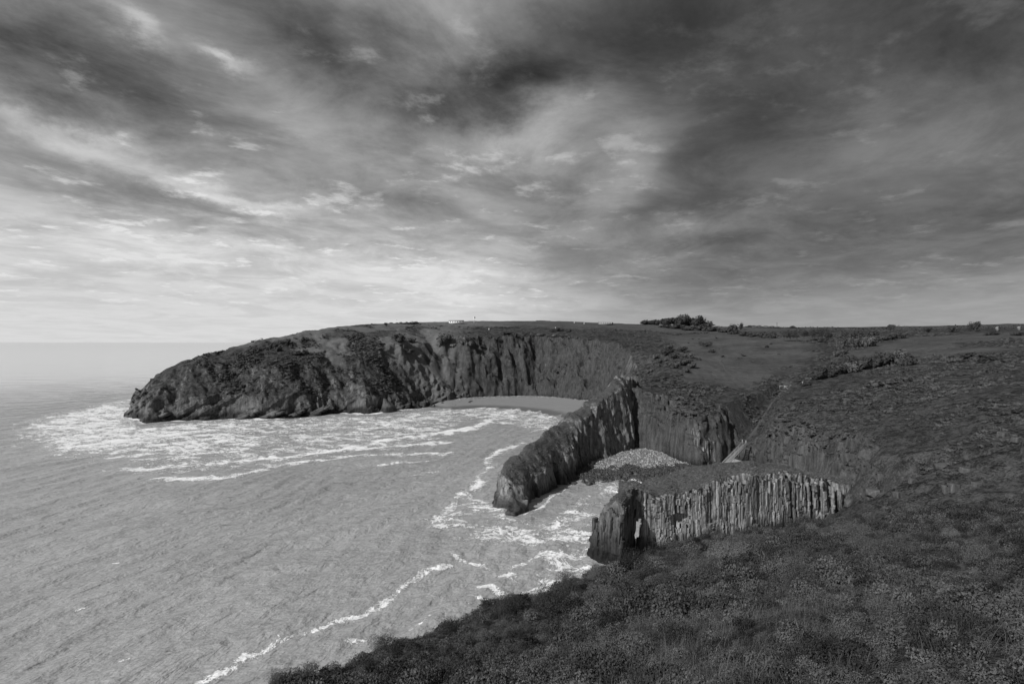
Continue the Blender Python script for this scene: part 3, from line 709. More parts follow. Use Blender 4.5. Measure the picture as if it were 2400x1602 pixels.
# a breaker rolling in on the sand
bl = W((1060,962),(1110,960),(1170,965),(1215,973),(1280,985)); bdist = line_dist(SX, SY, bl)
SZ = SZ + 0.8*np.exp(-(bdist/3.0)**2)
def sea_material():
    m, t, p = material('sea_water'); g = geo(); P = g.outputs['Position']; x, y, z = sepxyz(P)
    u, v = x*0.6 + y*0.8, x*0.8 - y*0.6
    cv_ = comb(u*0.42, v, 0.0)
    n1 = noise(cv_, 0.48, 4, 0.52, 0.3); n2 = noise(comb(u*0.5, v, 2.0), 1.7, 3, 0.55, 0.2); n0 = noise(comb(u*0.5, v, 4.0), 0.05, 3, 0.5)
    f = attr('foam')
    far = X.m('SQRT', x*x + y*y)
    lace = noise(comb(x, y*0.9, 7.0), 0.32, 6, 0.68, 1.4)
    ridge = 1.0 - X.m('ABSOLUTE', lace - 0.5) * 7.0
    ridge2 = 1.0 - X.m('ABSOLUTE', noise(comb(x, y, 11.0), 0.75, 5, 0.65, 1.0) - 0.5) * 7.0
    web = ridge.max(ridge2 * 0.85).max(0.0)
    clot = noise(comb(x*0.8, y*1.1, 21.0), 0.16, 7, 0.74, 0.5)
    solid = sstep(f + (clot - 0.5)*3.2, 0.86, 1.02)
    thin = sstep(web*0.9 + f*0.8 + (clot - 0.5)*2.4, 1.14, 1.26)
    mask = solid.max(thin) * sstep(f, 0.07, 0.2)
    silt = 0.33 + 0.06*(n0 - 0.5)*2 + 0.05*f.min(1.0)
    col = mix(mask, silt, 0.80)
    t.links.new(grey(col), p.inputs['Base Color'])
    setin(p, 'Roughness', mix(mask, lin(far, 100, 900, 0.16, 0.09), 0.8)); p.inputs['IOR'].default_value = 1.33
    p.inputs['Specular IOR Level'].default_value = 0.5
    hgt = n1*1.15 + n2*0.36 + mask*0.25
    b = t.nodes.new('ShaderNodeBump'); b.inputs['Distance'].default_value = 1.0
    t.links.new(lin(far, 80, 800, 1.0, 0.05).s, b.inputs['Strength']); t.links.new(hgt.s, b.inputs['Height']); t.links.new(b.outputs[0], p.inputs['Normal'])
    return m
MAT['sea'] = sea_material()
sea = mesh_obj('sea', np.stack([SX, SY, SZ], -1).reshape(-1,3), grid_faces(len(sx), len(sy)), MAT['sea'], kind='structure')
add_attr(sea, 'foam', foam.ravel())

# ------------------------------------------------------------------ beaches
def loft(name, front, back, zf, zb, nu, nv, mat, power=1.0, bumps=0.05):
    fr, bk = np.array(front), np.array(back)
    def res(p, n):
        s = np.r_[0, np.cumsum(np.hypot(*np.diff(p, axis=0).T))]; t = np.linspace(0, s[-1], n)
        return np.stack([np.interp(t, s, p[:,0]), np.interp(t, s, p[:,1])], 1)
    a, b = res(fr, nu), res(bk, nu); t = np.linspace(0, 1, nv)[None,:,None]
    xy = a[:,None]*(1-t) + b[:,None]*t
    z = zf + (zb-zf)*t[...,0]**power + fbm2(xy[...,0]/3, xy[...,1]/3, 401, 3)*bumps
    e = np.linspace(0, 1, nu)[:,None]; z = z - 2.6*(1 - smooth(0, .14, e)*smooth(1, .93, e))
    V = np.concatenate([xy, z[...,None]], -1).reshape(-1,3)
    return mesh_obj(name, V, grid_faces(nu, nv)[:, ::-1], mat, kind='structure')
def sand_material():
    m, t, p = material('sand'); P = geo().outputs['Position']; x, y, z = sepxyz(P)
    n = noise(P, 0.25, 4, 0.6); n2 = noise(P, 3.0, 3, 0.6)
    wetl = 1.0 - sstep(z + (n - 0.5)*0.5, 0.35, 1.0)
    shin = sstep(z + (noise(P, 0.5, 4, 0.7) - 0.5)*1.2, 1.9, 2.3)
    c = 0.20 + 0.05*(n - 0.5) + 0.03*(n2 - 0.5)
    c = mix(wetl, c, c*0.62)
    c = mix(shin, c, 0.10 + 0.22*noise(P, 2.2, 5, 0.75))
    t.links.new(grey(c), p.inputs['Base Color']); setin(p, 'Roughness', mix(wetl, 0.9, 0.35)); bump(p, n2 + shin*noise(P, 1.6, 3, 0.6)*2.0, 0.4, 0.3)
    return m
MAT['sand'] = sand_material()
loft('beach', W((985,968),(1060,962),(1120,958),(1200,962),(1280,974),(1340,1000),(1400,1020)), [(-62,405),(-46,432),(-24,446),(5,452),(36,444),(62,420),(72,385)], -0.9, 3.3, 90, 46, MAT['sand'], 0.8)
def shingle_material():
    m, t, p = material('shingle'); P = geo().outputs['Position']; x, y, z = sepxyz(P)
    n = noise(P, 1.8, 4, 0.7); v = voro(P, 2.6)
    dark = 1.0 - sstep(z + (noise(P, 0.35, 3, 0.6) - 0.5)*1.4, 1.2, 1.9)
    c = mix(dark, 0.20 + 0.3*v*n*2, 0.02 + 0.05*n)
    t.links.new(grey(c), p.inputs['Base Color']); setin(p, 'Roughness', 0.85); bump(p, v, 0.8, 0.3); return m
MAT['shingle'] = shingle_material()
CF = [(14,180),(24,176),(36,174),(50,174),(64,176),(80,180)]; CB = [(24,206),(34,216),(48,226),(62,220),(74,210),(90,202)]
loft('shingle_beach', CF, CB, -1.5, 3.3, 90, 60, MAT['shingle'], 0.85, 0.12)
def cove_h(x, y):
    t = np.clip((y - 176)/(214-176), 0, 1); return -1.5 + 4.8*t**0.85
# ------------------------------------------------------------------ plants
def leaf_material(name, base, var=0.6, con=1.0):
    m, t, p = material(name); P = geo().outputs['Position']
    r = obj_random(); n = noise(P, 6.0, 3, 0.6); n2 = noise(P, 0.12, 3, 0.5)
    c = base * (1.0 - var*0.5 + var*r) * (0.7 - 0.3*con + (0.6 + 0.6*con)*n) * (0.75 - 0.25*con + (0.5 + 0.5*con)*n2)
    t.links.new(grey(c), p.inputs['Base Color']); setin(p, 'Roughness', 0.8); p.inputs['Specular IOR Level'].default_value = 0.2
    return m
MAT['scrub'] = leaf_material('scrub_leaf', 0.07, 1.0); MAT['heath'] = leaf_material('heath_leaf', 0.057, 1.4, 1.5); MAT['pale'] = leaf_material('pale_flowering_leaf', 0.13, 0.5)
MAT['grass'] = leaf_material('grass_blade', 0.075, 0.8); MAT['dark_leaf'] = leaf_material('dark_leaf', 0.045, 0.4); MAT['bark'] = leaf_material('bark', 0.07, 0.3)
MAT['tuft'] = leaf_material('turf_tuft', 0.10, 0.8)
def leaf_cloud(rad, hgt, n, size, seed, blobs=7, core=True, lean=0.0):
    """leaf-sized faces over a heap of uneven lumps, thin in places, with a twiggy core"""
    r = np.random.default_rng(seed); V, F = [], []
    cs = [(r.uniform(-.55,.55)*rad, r.uniform(-.55,.55)*rad, r.uniform(.25,.62)*hgt, r.uniform(.32,.55)*rad, r.uniform(.24,.42)*hgt) for _ in range(blobs)]
    cs.append((0, 0, hgt*.4, rad*.7, hgt*.42))
    k = 0
    while k < n:
        c = cs[r.integers(len(cs))]; d = r.normal(size=3); d /= np.linalg.norm(d)
        if d[2] < -0.45: continue
        q = r.uniform(.78, 1.12); p = np.array([c[0]+d[0]*c[3]*q, c[1]+d[1]*c[3]*q, max(0.0, c[2]+d[2]*c[4]*q)]); p[0] += lean*p[2]
        nrm = d + r.normal(size=3)*0.55; nrm /= np.linalg.norm(nrm)
        a = np.cross(nrm, r.normal(size=3)); a /= np.linalg.norm(a)+1e-9; b = np.cross(nrm, a); s = size*r.uniform(.6,1.4)
        i = len(V); V += [p-a*s, p-b*s*.55, p+a*s, p+b*s*.55]; F.append((i,i+1,i+2,i+3)); k += 1
    if core:
        for c in cs:
            i = len(V); m = 6
            for zl, rr in ((-.7,.4),(0,.6),(.5,.4)):
                for j in range(m):
                    t = 2*math.pi*j/m; V.append(np.array([c[0]+lean*c[2]+math.cos(t)*c[3]*rr, c[1]+math.sin(t)*c[3]*rr, max(0, c[2]+zl*c[4])]))
            for l in (0,1):
                for j in range(m): F.append((i+l*m+j, i+l*m+(j+1)%m, i+(l+1)*m+(j+1)%m, i+(l+1)*m+j))
            F.append((i+2*m, i+2*m+1, i+2*m+2, i+2*m+3)); F.append((i+2*m, i+2*m+3, i+2*m+4, i+2*m+5))
    return np.array(V), np.array(F)
def data_mesh(name, V, F, mat, smooth_shade=False):
    o = mesh_obj(name, V, F, mat, smooth_shade=smooth_shade); me = o.data; bpy.data.objects.remove(o); return me
def blades(n, hgt, spread, width, seed, bend=0.5, heads=0):
    r = np.random.default_rng(seed); V, F = [], []
    for k in range(n):
        x, y = r.normal(size=2)*spread*.5; h = hgt*r.uniform(.45,1.1); t = r.uniform(0, 2*math.pi); b = bend*h*r.uniform(.1,1)
        dx_, dy_ = math.cos(t), math.sin(t); wx, wy = -dy_*width*.5, dx_*width*.5
        b0 = b*.9; bx_ = b0*dx_ + 0.22*h; by_ = b0*dy_ + 0.05*h
        i = len(V)
        V += [(x-wx, y-wy, -.03), (x+wx, y+wy, -.03), (x+wx*.8+bx_*.3, y+wy*.8+by_*.3, h*.55), (x-wx*.8+bx_*.3, y-wy*.8+by_*.3, h*.55), (x+bx_+wx*.1, y+by_+wy*.1, h*.93), (x+bx_-wx*.1, y+by_-wy*.1, h*.93)]
        F += [(i,i+1,i+2,i+3), (i+3,i+2,i+4,i+5)]
    return np.array(V), np.array(F)
def proto(name, items):
    c = bpy.data.collections.new(name)
    for k, me in enumerate(items):
        o = bpy.data.objects.new(name, me); c.objects.link(o)
    return c
def scatter(name, pts, rot, scl, idx, coll):
    """one object: a copy of one of the collection's pieces on every point"""
    me = bpy.data.meshes.new(name); me.vertices.add(len(pts)); me.vertices.foreach_set('co', np.ascontiguousarray(pts, np.float32).ravel())
    for nm, ty, v in (('rot','FLOAT_VECTOR',rot), ('scl','FLOAT_VECTOR',scl)):
        a = me.attributes.new(nm, ty, 'POINT'); a.data.foreach_set('vector', np.ascontiguousarray(v, np.float32).ravel())
    a = me.attributes.new('pick', 'INT', 'POINT'); a.data.foreach_set('value', np.ascontiguousarray(idx, np.int32))
    o = bpy.data.objects.new(name, me); sc.collection.objects.link(o); o['kind'] = 'stuff'
    ng = bpy.data.node_groups.new(name, 'GeometryNodeTree')
    ng.interface.new_socket('Geometry', in_out='INPUT', socket_type='NodeSocketGeometry'); ng.interface.new_socket('Geometry', in_out='OUTPUT', socket_type='NodeSocketGeometry')
    N = ng.nodes; gi, go = N.new('NodeGroupInput'), N.new('NodeGroupOutput'); mp = N.new('GeometryNodeMeshToPoints'); io = N.new('GeometryNodeInstanceOnPoints')
    ci = N.new('GeometryNodeCollectionInfo'); ci.inputs[0].default_value = coll; ci.inputs['Separate Children'].default_value = True; ci.inputs['Reset Children'].default_value = True
    io.inputs['Pick Instance'].default_value = True
    L = ng.links; L.new(gi.outputs[0], mp.inputs[0]); L.new(mp.outputs[0], io.inputs['Points']); L.new(ci.outputs[0], io.inputs['Instance'])
    for nm, ty, s in (('rot','FLOAT_VECTOR','Rotation'), ('scl','FLOAT_VECTOR','Scale'), ('pick','INT','Instance Index')):
        n = N.new('GeometryNodeInputNamedAttribute'); n.data_type = ty; n.inputs[0].default_value = nm
        L.new(n.outputs[0], io.inputs[s])
    L.new(io.outputs[0], go.inputs[0])
    md = o.modifiers.new('scatter', 'NODES'); md.node_group = ng
    return o
def spin(n, tilt=0.15):
    return np.stack([rng.normal(0, tilt, n), rng.normal(0, tilt, n), rng.uniform(0, 6.28, n)], 1)
def slope_of(x, y, e=0.7):
    return np.hypot((land_z(x+e, y)-land_z(x-e, y))/(2*e), (land_z(x, y+e)-land_z(x, y-e))/(2*e))

# --- scrub on cliffs, headland and far slopes
far_protos = proto('scrub_clump', [data_mesh('scrub_clump', *leaf_cloud(1.0, 0.8+0.1*(i%3), 110, 0.17, 500+i, lean=0.15), MAT['scrub']) for i in range(6)])
NS = 170000
qx = np.r_[rng.uniform(-245, 20, NS//2), rng.uniform(20, 330, NS//2)]; qy = np.r_[rng.uniform(318, 520, NS//2), rng.uniform(95, 520, NS//2)]
keep = (np.abs(qx) < qy*0.95 + 6); qx, qy = qx[keep], qy[keep]
qz = land_z(qx, qy); sl = slope_of(qx, qy); fm = field_mask(qx, qy)
patch = fbm2(qx/14, qy/14, 601, 3)
dens = smooth(-0.25, 0.3, patch)*(1-fm*0.985)*smooth(2.4, 1.1, sl)*smooth(7, 13, qz + fbm2(qx/6, qy/6, 603, 2)*6)
headg = smooth(0.42, 0.26, sl)*(qx < -10)                      # thin cover on the open top of the headland
dens *= 1 - 0.8*headg
east = (qx > -15) & (qx < 70) & (qy > 395) & (sl > 0.9); dens = np.where(east, dens*0.8, dens)
fgm = foreground(qx, qy) > qz - 0.3; dens[fgm] = 0
k = rng.random(len(qx)) < dens*np.where(qy < 260, 0.95, 0.62)
qx, qy, qz, sl, patch = qx[k], qy[k], qz[k], sl[k], patch[k]
dist = np.hypot(qx, qy)
sz = (0.36 + 0.75*rng.random(len(qx))**2.5)*np.interp(dist, [100, 200, 400], [0.75, 1.0, 1.25])*(0.8+0.5*smooth(0,.4,patch))
scl = np.stack([sz*1.1, sz*1.1, sz*rng.uniform(.6,1.1,len(qx))], 1)
scatter('slope_scrub', np.stack([qx, qy, qz-0.12*sz], 1), spin(len(qx), 0.2), scl, rng.integers(0, 6, len(qx)), far_protos)
print('scrub', len(qx))

# --- turf and low plants on the two fins
def mesh_tops(V, F, zmin, nzmin):
    P = V[F]; c = P.mean(1); n = np.cross(P[:,2]-P[:,0], P[:,3]-P[:,1]); n /= np.linalg.norm(n, axis=1)[:,None]+1e-9
    return c[(n[:,2] > nzmin) & (c[:,2] > zmin)]
tuft_protos = proto('turf_tuft', [data_mesh('turf_tuft', *leaf_cloud(0.5, 0.42, 60, 0.09, 530+i), MAT['tuft']) for i in range(4)])
t1, t2 = mesh_tops(NFV, NFF, 8.0, 0.62), mesh_tops(SFV, SFF, 6.0, 0.5)
t1 = t1[rng.random(len(t1)) < 0.35]; t2 = t2[rng.random(len(t2)) < 0.55]
tp = np.concatenate([t1, t2]); ts = rng.uniform(.25, .7, len(tp))
scatter('fin_turf', tp - np.array([0,0,.08]), spin(len(tp), .2), np.stack([ts*1.1, ts*1.1, ts*.75], 1), rng.integers(0, 4, len(tp)), tuft_protos)

# --- foreground slope: low heath, brambles and long grass
heath_protos = proto('heath_clump', [data_mesh('heath_clump', *leaf_cloud(0.55, 0.5+0.08*(i%3), 1000, 0.026 if i < 4 else 0.040, 560+i, blobs=12, core=False, lean=0.1), MAT['heath']) for i in range(7)])
def lip_t(x, y):
    return np.hypot(x, y)/np.interp(np.degrees(np.arctan2(x, y)), LAZ, LR)
NF = 125000
qx, qy = np.r_[rng.uniform(-32, 112, NF-9000), rng.uniform(-10, 12, 9000)], np.r_[rng.uniform(-12, 96, NF-9000), rng.uniform(-6, 9, 9000)]
t = lip_t(qx, qy); dist = np.hypot(qx, qy)
ok = (t < 1.06) & (np.abs(qx) < qy*1.5 + 16) & (dist > 2.5)
qx, qy, t, dist = qx[ok], qy[ok], t[ok], dist[ok]
n1, n2 = fbm2(qx/5, qy/5, 611, 3), fbm2(qx/2, qy/2, 612, 2)
dens = np.interp(dist, [2.4, 3.0, 12, 30, 90], [0.2, 0.8, 0.95, 0.85, 0.5])*(0.45 + 0.55*smooth(-0.5, 0.1, n1 + 0.4*n2))
dens *= 1 - 0.6*smooth(9, 6, dist)*smooth(.45, .2, qx/np.maximum(qy, 4))
k = rng.random(len(qx)) < dens
qx, qy, dist, n1 = qx[k], qy[k], dist[k], n1[k]
sz = (0.55 + 0.6*rng.random(len(qx)))*np.interp(dist, [2.5, 4, 8, 20, 80], [0.2, 0.32, 0.5, 0.9, 1.45])*(0.75 + 0.5*smooth(-.2,.4,n1))
qz = land_z(qx, qy)
scatter('heath', np.stack([qx, qy, qz - .12*sz], 1), spin(len(qx), .15), np.stack([sz*1.15, sz*1.15, sz*(.5 + 1.2*rng.random(len(qx))**2)], 1), rng.integers(0, 7, len(qx)), heath_protos)
print('heath', len(qx))
grass_protos = proto('grass_tuft', [data_mesh('grass_tuft', *blades(46, 0.36, 0.36, 0.006, 590+i, 0.9), MAT['grass']) for i in range(4)] + [data_mesh('grass_tuft', *blades(10, 0.8, 0.3, 0.006, 597+i, 0.8), MAT['grass']) for i in range(2)])
NG = 150000
qx, qy = rng.uniform(-18, 62, NG), rng.uniform(-8, 60, NG)
t = lip_t(qx, qy); dist = np.hypot(qx, qy)
ok = (t < 1.0) & (np.abs(qx) < qy*1.5 + 14) & (dist > 2.6)
qx, qy, dist = qx[ok], qy[ok], dist[ok]
dens = np.interp(dist, [3, 9, 13, 20, 60], [1.0, 1.0, 0.35, 0.06, 0.02])*np.interp(qx/np.maximum(qy, 4), [-.5, .1, .4, .7], [1, 1, .4, .12])*smooth(-0.7, 0.2, fbm2(qx/3, qy/3, 621, 2) + 0.4*smooth(16, 6, dist))
k = rng.random(len(qx)) < dens; qx, qy, dist = qx[k], qy[k], dist[k]
gs = rng.uniform(.4, .95, len(qx)); qz = land_z(qx, qy)
pk = np.where(rng.random(len(qx)) < 0.1, rng.integers(4, 6, len(qx)), rng.integers(0, 4, len(qx)))
scatter('grass', np.stack([qx, qy, qz], 1), spin(len(qx), .12), np.stack([gs, gs, gs], 1), pk, grass_protos)
print('grass', len(qx))
# ------------------------------------------------------------------ single rocks
def chunk(seed, sub=3, planes=16, rough=0.06, flat=1.0):
    import bmesh
    r = np.random.default_rng(seed); bm = bmesh.new(); bmesh.ops.create_icosphere(bm, subdivisions=sub, radius=1)
    n = r.normal(size=(planes, 3)); n /= np.linalg.norm(n, axis=1)[:,None]; d = r.uniform(.55, 1.0, planes)
    V = np.array([v.co[:] for v in bm.verts]); dot = V @ n.T
    rad = np.min(np.where(dot > 0.05, d[None]/np.maximum(dot, .05), 9), 1); rad = np.minimum(rad, 1.25)
    V = V*rad[:,None]; V = V*(1 + rough*fbm3(V[:,0]*3+seed, V[:,1]*3, V[:,2]*3, seed, 3)[:,None]); V[:,2] *= flat
    F = np.array([[v.index for v in f.verts] for f in bm.faces]); bm.free()
    return V, F
def tilted_beds(seed, length, width, height, n, dip):
    """a ledge of beds dipping one way, each plate broken off at its own length"""
    r = np.random.default_rng(seed); V, F = [], []
    for k in range(n):
        L = length*r.uniform(.45, 1.0); w = width*r.uniform(.5, 1.0); t = height/n*r.uniform(.8, 1.5)
        x0 = -length*.5 + r.uniform(0, .25)*length; y0 = (k/n - .5)*width*0.8 + r.uniform(-.1,.1)*width; z0 = (k/n)*height*0.55*r.uniform(.6,1.2) - 1.0
        i = len(V); m = 6
        for s in range(m+1):
            f = s/m; x = x0 + L*f; zz = z0 + math.tan(dip)*L*f*.8; j = r.normal(0, .16, 8)
            top = t*(1 - .5*(f if s == m else 0))
            V += [(x, y0-w/2+j[0], zz-1.2), (x, y0+w/2+j[1], zz-1.2), (x, y0+w/2+j[2], zz+top+j[3]), (x, y0-w/2+j[4], zz+top*.8+j[5])]
        for s in range(m):
            a, b = i+4*s, i+4*s+4
            for q in range(4): F.append((a+q, b+q, b+(q+1)%4, a+(q+1)%4))
        F += [(i, i+1, i+2, i+3), (i+4*m+3, i+4*m+2, i+4*m+1, i+4*m)]
    return np.array(V, float), np.array(F)
rk = np.random.default_rng(31)
# ledges of tilted beds along the foot of the headland
LEDGE_SPOTS = [(305,981,9,4),(352,990,16,5),(400,986,14,5.5),(455,984,12,3.5),(520,982,15,5.5),(575,985,13,4.5),(630,984,14,5.0),(690,981,12,4.5),(738,978,13,4.5),(790,970,10,4),(895,968,13,4),(940,962,12,3.5),(985,957,10,3)]
LEDGE_LAB = ['low dark rock point at the very tip of the headland', 'long tilted rock ledge running into surf beside the headland tip', 'broad tilted rock ledge, second along from the headland tip',
 'thin tilted rock ledge at the headland foot, third from its tip', 'large tilted rock ledge under the western headland cliff', 'tilted dark ledge below the bare headland cliff, fifth from the tip', 'stepped dark rock ledge below the middle of the headland',
 'tilted rock ledge just left of the inlet below the triangular buttress', 'ledge of dipping beds left of the triangular buttress', 'small dark rock ledge in the surf at the triangular buttress foot', 'tilted rock ledge right of the triangular buttress', 'low dark ledge between the buttress and the sandy cove', 'last low rock ledge before the sandy cove']
for i, (px, py, L, h) in enumerate(LEDGE_SPOTS):
    x, y, _ = at_level(px, py - 4)
    V, F = tilted_beds(700+i, L, 5.5, h, 7, R(24))
    o = mesh_obj('rock_ledge', V, F, MAT['dark_rock'], smooth_shade=False); o.location = (x, y + 1.5, 0); o.rotation_euler = (0, 0, R(rk.uniform(-4, 22)))
    tag(o, LEDGE_LAB[i], 'rock ledge', 'rock ledges along the headland foot')
def rock_thing(name, x, y, z, s, seed, label, cat, group=None, mat='dark_rock', rot=None, sub=3, planes=16):
    V, F = chunk(seed, sub, planes); o = mesh_obj(name, V*np.array(s), F, MAT[mat], smooth_shade=False)
    o.location = (x, y, z); o.rotation_euler = rot or (rk.uniform(-.2,.2), rk.uniform(-.2,.2), rk.uniform(0, 6.28))
    return tag(o, label, cat, group)
for px, py, s, lab in ((842,958,(11,6,17),'big triangular rock buttress standing against the headland foot'), (905,958,(7,4,8.5),'smaller pale rock buttress right of the triangular one'), (725,958,(9,4.5,9),'rounded rock buttress left of the triangular one'),
                       (640,958,(7,4,8),'squat rock buttress under the bare middle cliff of the headland'), (382,962,(6,4,10),'pale rock buttress on the headland nose by the open sea'), (555,966,(7,4,8),'rock buttress between the nose and the middle of the headland')):
    x, y, _ = at_level(px, py + 8); rock_thing('rock_buttress', x, y + 3, 0, s, int(px), lab, 'rock buttress', 'rock buttresses along the headland', 'dark_rock', (R(-6), R(14), R(rk.uniform(-20, 20))), 4, 22)
# boulders in the near cove and at the foot of the fins
def group_boulders(n, box, size, zf, label, group, mat, seed):
    protos = [data_mesh('boulder', *chunk(seed+i, 2, 12), MAT[mat]) for i in range(5)]
    for k in range(n):
        x, y = rk.uniform(box[0], box[1]), rk.uniform(box[2], box[3]); s = size*rk.uniform(.5, 1.5)
        o = bpy.data.objects.new('boulder', protos[k % 5]); sc.collection.objects.link(o)
        o.location = (x, y, zf(x, y) + s*.15); o.scale = (s*rk.uniform(.8,1.3), s, s*rk.uniform(.5,.85)); o.rotation_euler = (rk.uniform(-.3,.3), rk.uniform(-.3,.3), rk.uniform(0,6.28))
        tag(o, label, 'boulder', group)
cv1 = lambda x, y: float(cove_h(x, y))
def weed_material():
    m, t, p = material('weedy_stone'); P = geo().outputs['Position']; n = noise(P, 2.0, 4, .7)
    t.links.new(grey(0.025 + 0.10*n*obj_random()), p.inputs['Base Color']); setin(p, 'Roughness', 0.5); return m
def pebble_material():
    m, t, p = material('pale_stone'); P = geo().outputs['Position']; n = noise(P, 3.0, 4, .7); r = obj_random()
    t.links.new(grey((0.11 + 0.26*r*r)*(0.6 + 0.8*n)), p.inputs['Base Color']); setin(p, 'Roughness', 0.8); return m
MAT['weed'] = weed_material(); MAT['pebble'] = pebble_material()
group_boulders(46, (23, 46, 180, 191), 0.75, cv1, 'dark weedy boulder among others at the sea edge of the near shingle cove', 'weedy boulders in the near cove', 'weed', 1200)
group_boulders(16, (16, 26, 178, 192), 0.9, lambda x, y: -0.1, 'dark wet boulder in the surf under the long rock fin', 'boulders under the rock fin', 'weed', 1220)
group_boulders(14, (38, 62, 196, 212), 0.6, cv1, 'pale grey boulder lying on the shingle of the near cove', 'pale boulders on the shingle', 'pebble', 1240)
group_boulders(40, (-70, -30, 394, 426), 1.0, lambda x, y: 0.5 + max(0, (y-400)*0.05), 'dark boulder in the scree between headland and sandy cove', 'scree boulders by the sandy cove', 'weed', 1260)
# loose stones, far too many to count
stone_protos = proto('stone', [data_mesh('stone', *chunk(1300+i, 1, 9), MAT['pebble']) for i in range(5)]); weed_protos = proto('weedy_stone', [data_mesh('weedy_stone', *chunk(1320+i, 1, 9), MAT['weed']) for i in range(4)])
n = 42000; x, y = rng.uniform(26, 84, n), rng.uniform(182, 224, n); zz = cove_h(x, y); ok = (land_z(x, y) < zz + .3) & (zz + fbm2(x/6, y/6, 640, 2)*0.9 > 1.35); x, y, zz = x[ok], y[ok], zz[ok]
s = .07 + .16*rng.random(len(x)) + .4*rng.random(len(x))**8; scatter('shingle', np.stack([x, y, zz + .05], 1), spin(len(x), .6), np.stack([s*1.2, s, s*.7], 1), rng.integers(0, 5, len(x)), stone_protos)
n = 14000; x, y = rng.uniform(18, 84, n), rng.uniform(176, 204, n); zz = cove_h(x, y); ok = (zz > -.3) & (zz + fbm2(x/6, y/6, 640, 2)*0.9 < 1.5) & (land_z(x, y) < zz + .3); x, y, zz = x[ok], y[ok], zz[ok]
s = rng.uniform(.15, .5, len(x)); scatter('weedy_shingle', np.stack([x, y, zz + .05], 1), spin(len(x), .6), np.stack([s*1.2, s, s*.6], 1), rng.integers(0, 4, len(x)), weed_protos)
n = 9000; tt = rng.random(n); bx = np.interp(tt, [0,.3,.55,.8,1], [-50,-24,5,36,62]); by = np.interp(tt, [0,.3,.55,.8,1], [424,437,443,434,402]) - rng.random(n)**1.5*13
s = rng.uniform(.2, .6, n); scatter('beach_stones', np.stack([bx, by, 1.9 + 1.0*smooth(-13,0,by-np.interp(tt, [0,.3,.55,.8,1], [424,437,443,434,402]))], 1), spin(n, .6), np.stack([s*1.2, s, s*.7], 1), rng.integers(0, 5, n), stone_protos)
# rocks breaking through the turf of the right-hand slope
CRAG = [(2205,1098,26,17,'flat dark crag with an overhang in the scrub at the right edge'), (2262,1108,20,12,'small flat crag right of the overhanging one'), (2236,1150,22,20,'blocky crag split into upright blocks on the right-hand slope'), (2215,1155,12,22,'narrow upright block beside the split crag'),
        (2290,1140,18,10,'low pale rock right of the split crag'), (2352,1022,22,14,'pale boulder high on the right-hand slope near the picture edge'), (2385,1036,22,13,'rounded boulder at the right picture edge in dark scrub'), (2338,1048,14,9,'small stone below the pale high boulder'),
        (2140,1130,16,12,'small broken crag left of the split blocky crag'), (2195,1080,14,9,'little stone above the overhanging crag'), (2345,1118,16,9,'low stone between the split crag and the picture edge'), (2372,1165,20,10,'flat stone low at the right picture edge'),
        (2028,1108,20,24,'square bedded outcrop right of the arch wall'), (1985,1085,18,30,'upright bedded outcrop where the arch wall meets the slope'), (2062,1122,15,16,'small square outcrop beside the bedded one'), (2045,1160,26,18,'dark cracked outcrop below the bedded ones'),
        (2105,1165,24,16,'low cracked outcrop in pale turf left of the split crag'), (1990,1180,22,16,'crag on the turf above the right end of the arch wall'), (2160,1190,16,8,'flat slab lying in pale turf above the foreground heath')]
for i, (px, py, w, h, lab) in enumerate(CRAG):
    x, y, z = ground(px, py); k = y/FPX
    V, F = chunk(1500+i, 3, 9, .05); V = np.clip(V, -.62, .62)*1.25
    o = mesh_obj('crag', V*np.array([w*k*.62, max(w, h)*k*.5, h*k*.72]), F, rock_material('crag_rock', 0.08) if i == 0 else bpy.data.materials['crag_rock'], smooth_shade=False)
    o.location = (x, y, z + h*k*.15); o.rotation_euler = (rk.uniform(-.15,.15), rk.uniform(-.15,.15), rk.uniform(-.4,.4)); tag(o, lab, 'crag', 'crags on the right-hand slope')
# bedded rock standing out of the cove cliff and of the spur beside the steps
def outcrop(px0, px1, py_t, py_b, seed, label, n, z_in=1.9):
    a, b = ground(px0, py_b), ground(px1, py_b); root = thing('rock_outcrop', label, 'outcrop', a, 0, 'bedded outcrops of the near cove')
    r = np.random.default_rng(seed)
    for i in range(n):
        f = (i+r.uniform(-.3,.3))/max(n-1,1); px = px0 + (px1-px0)*f; x, y, z = ground(px, py_b + r.uniform(-8, 4)); k = y/FPX
        h = (py_b-py_t)*k*r.uniform(.35, .85); s = bpy.data.objects.new('rock_slab', OUT_SLABS[i % 8]); sc.collection.objects.link(s); s.parent = root
        s.location = (x-a[0], y+z_in+r.uniform(-.3,.5)-a[1], z-1.0-a[2]); s.scale = ((px1-px0)*k/n*r.uniform(.8,1.5), r.uniform(2.0,3.2), h+1.0); s.rotation_euler = (R(-5)+r.uniform(-.04,.02), r.uniform(-.05,.05), r.uniform(-.3,.3))
OUT_SLABS = []
for i in range(8):
    me = slab_mesh(950+i); me.materials.clear(); me.materials.append(bpy.data.materials['dark_fin_rock']); OUT_SLABS.append(me)
outcrop(1615,1695,1010,1092,1,'row of dark upright beds at the back of the shingle cove',17)

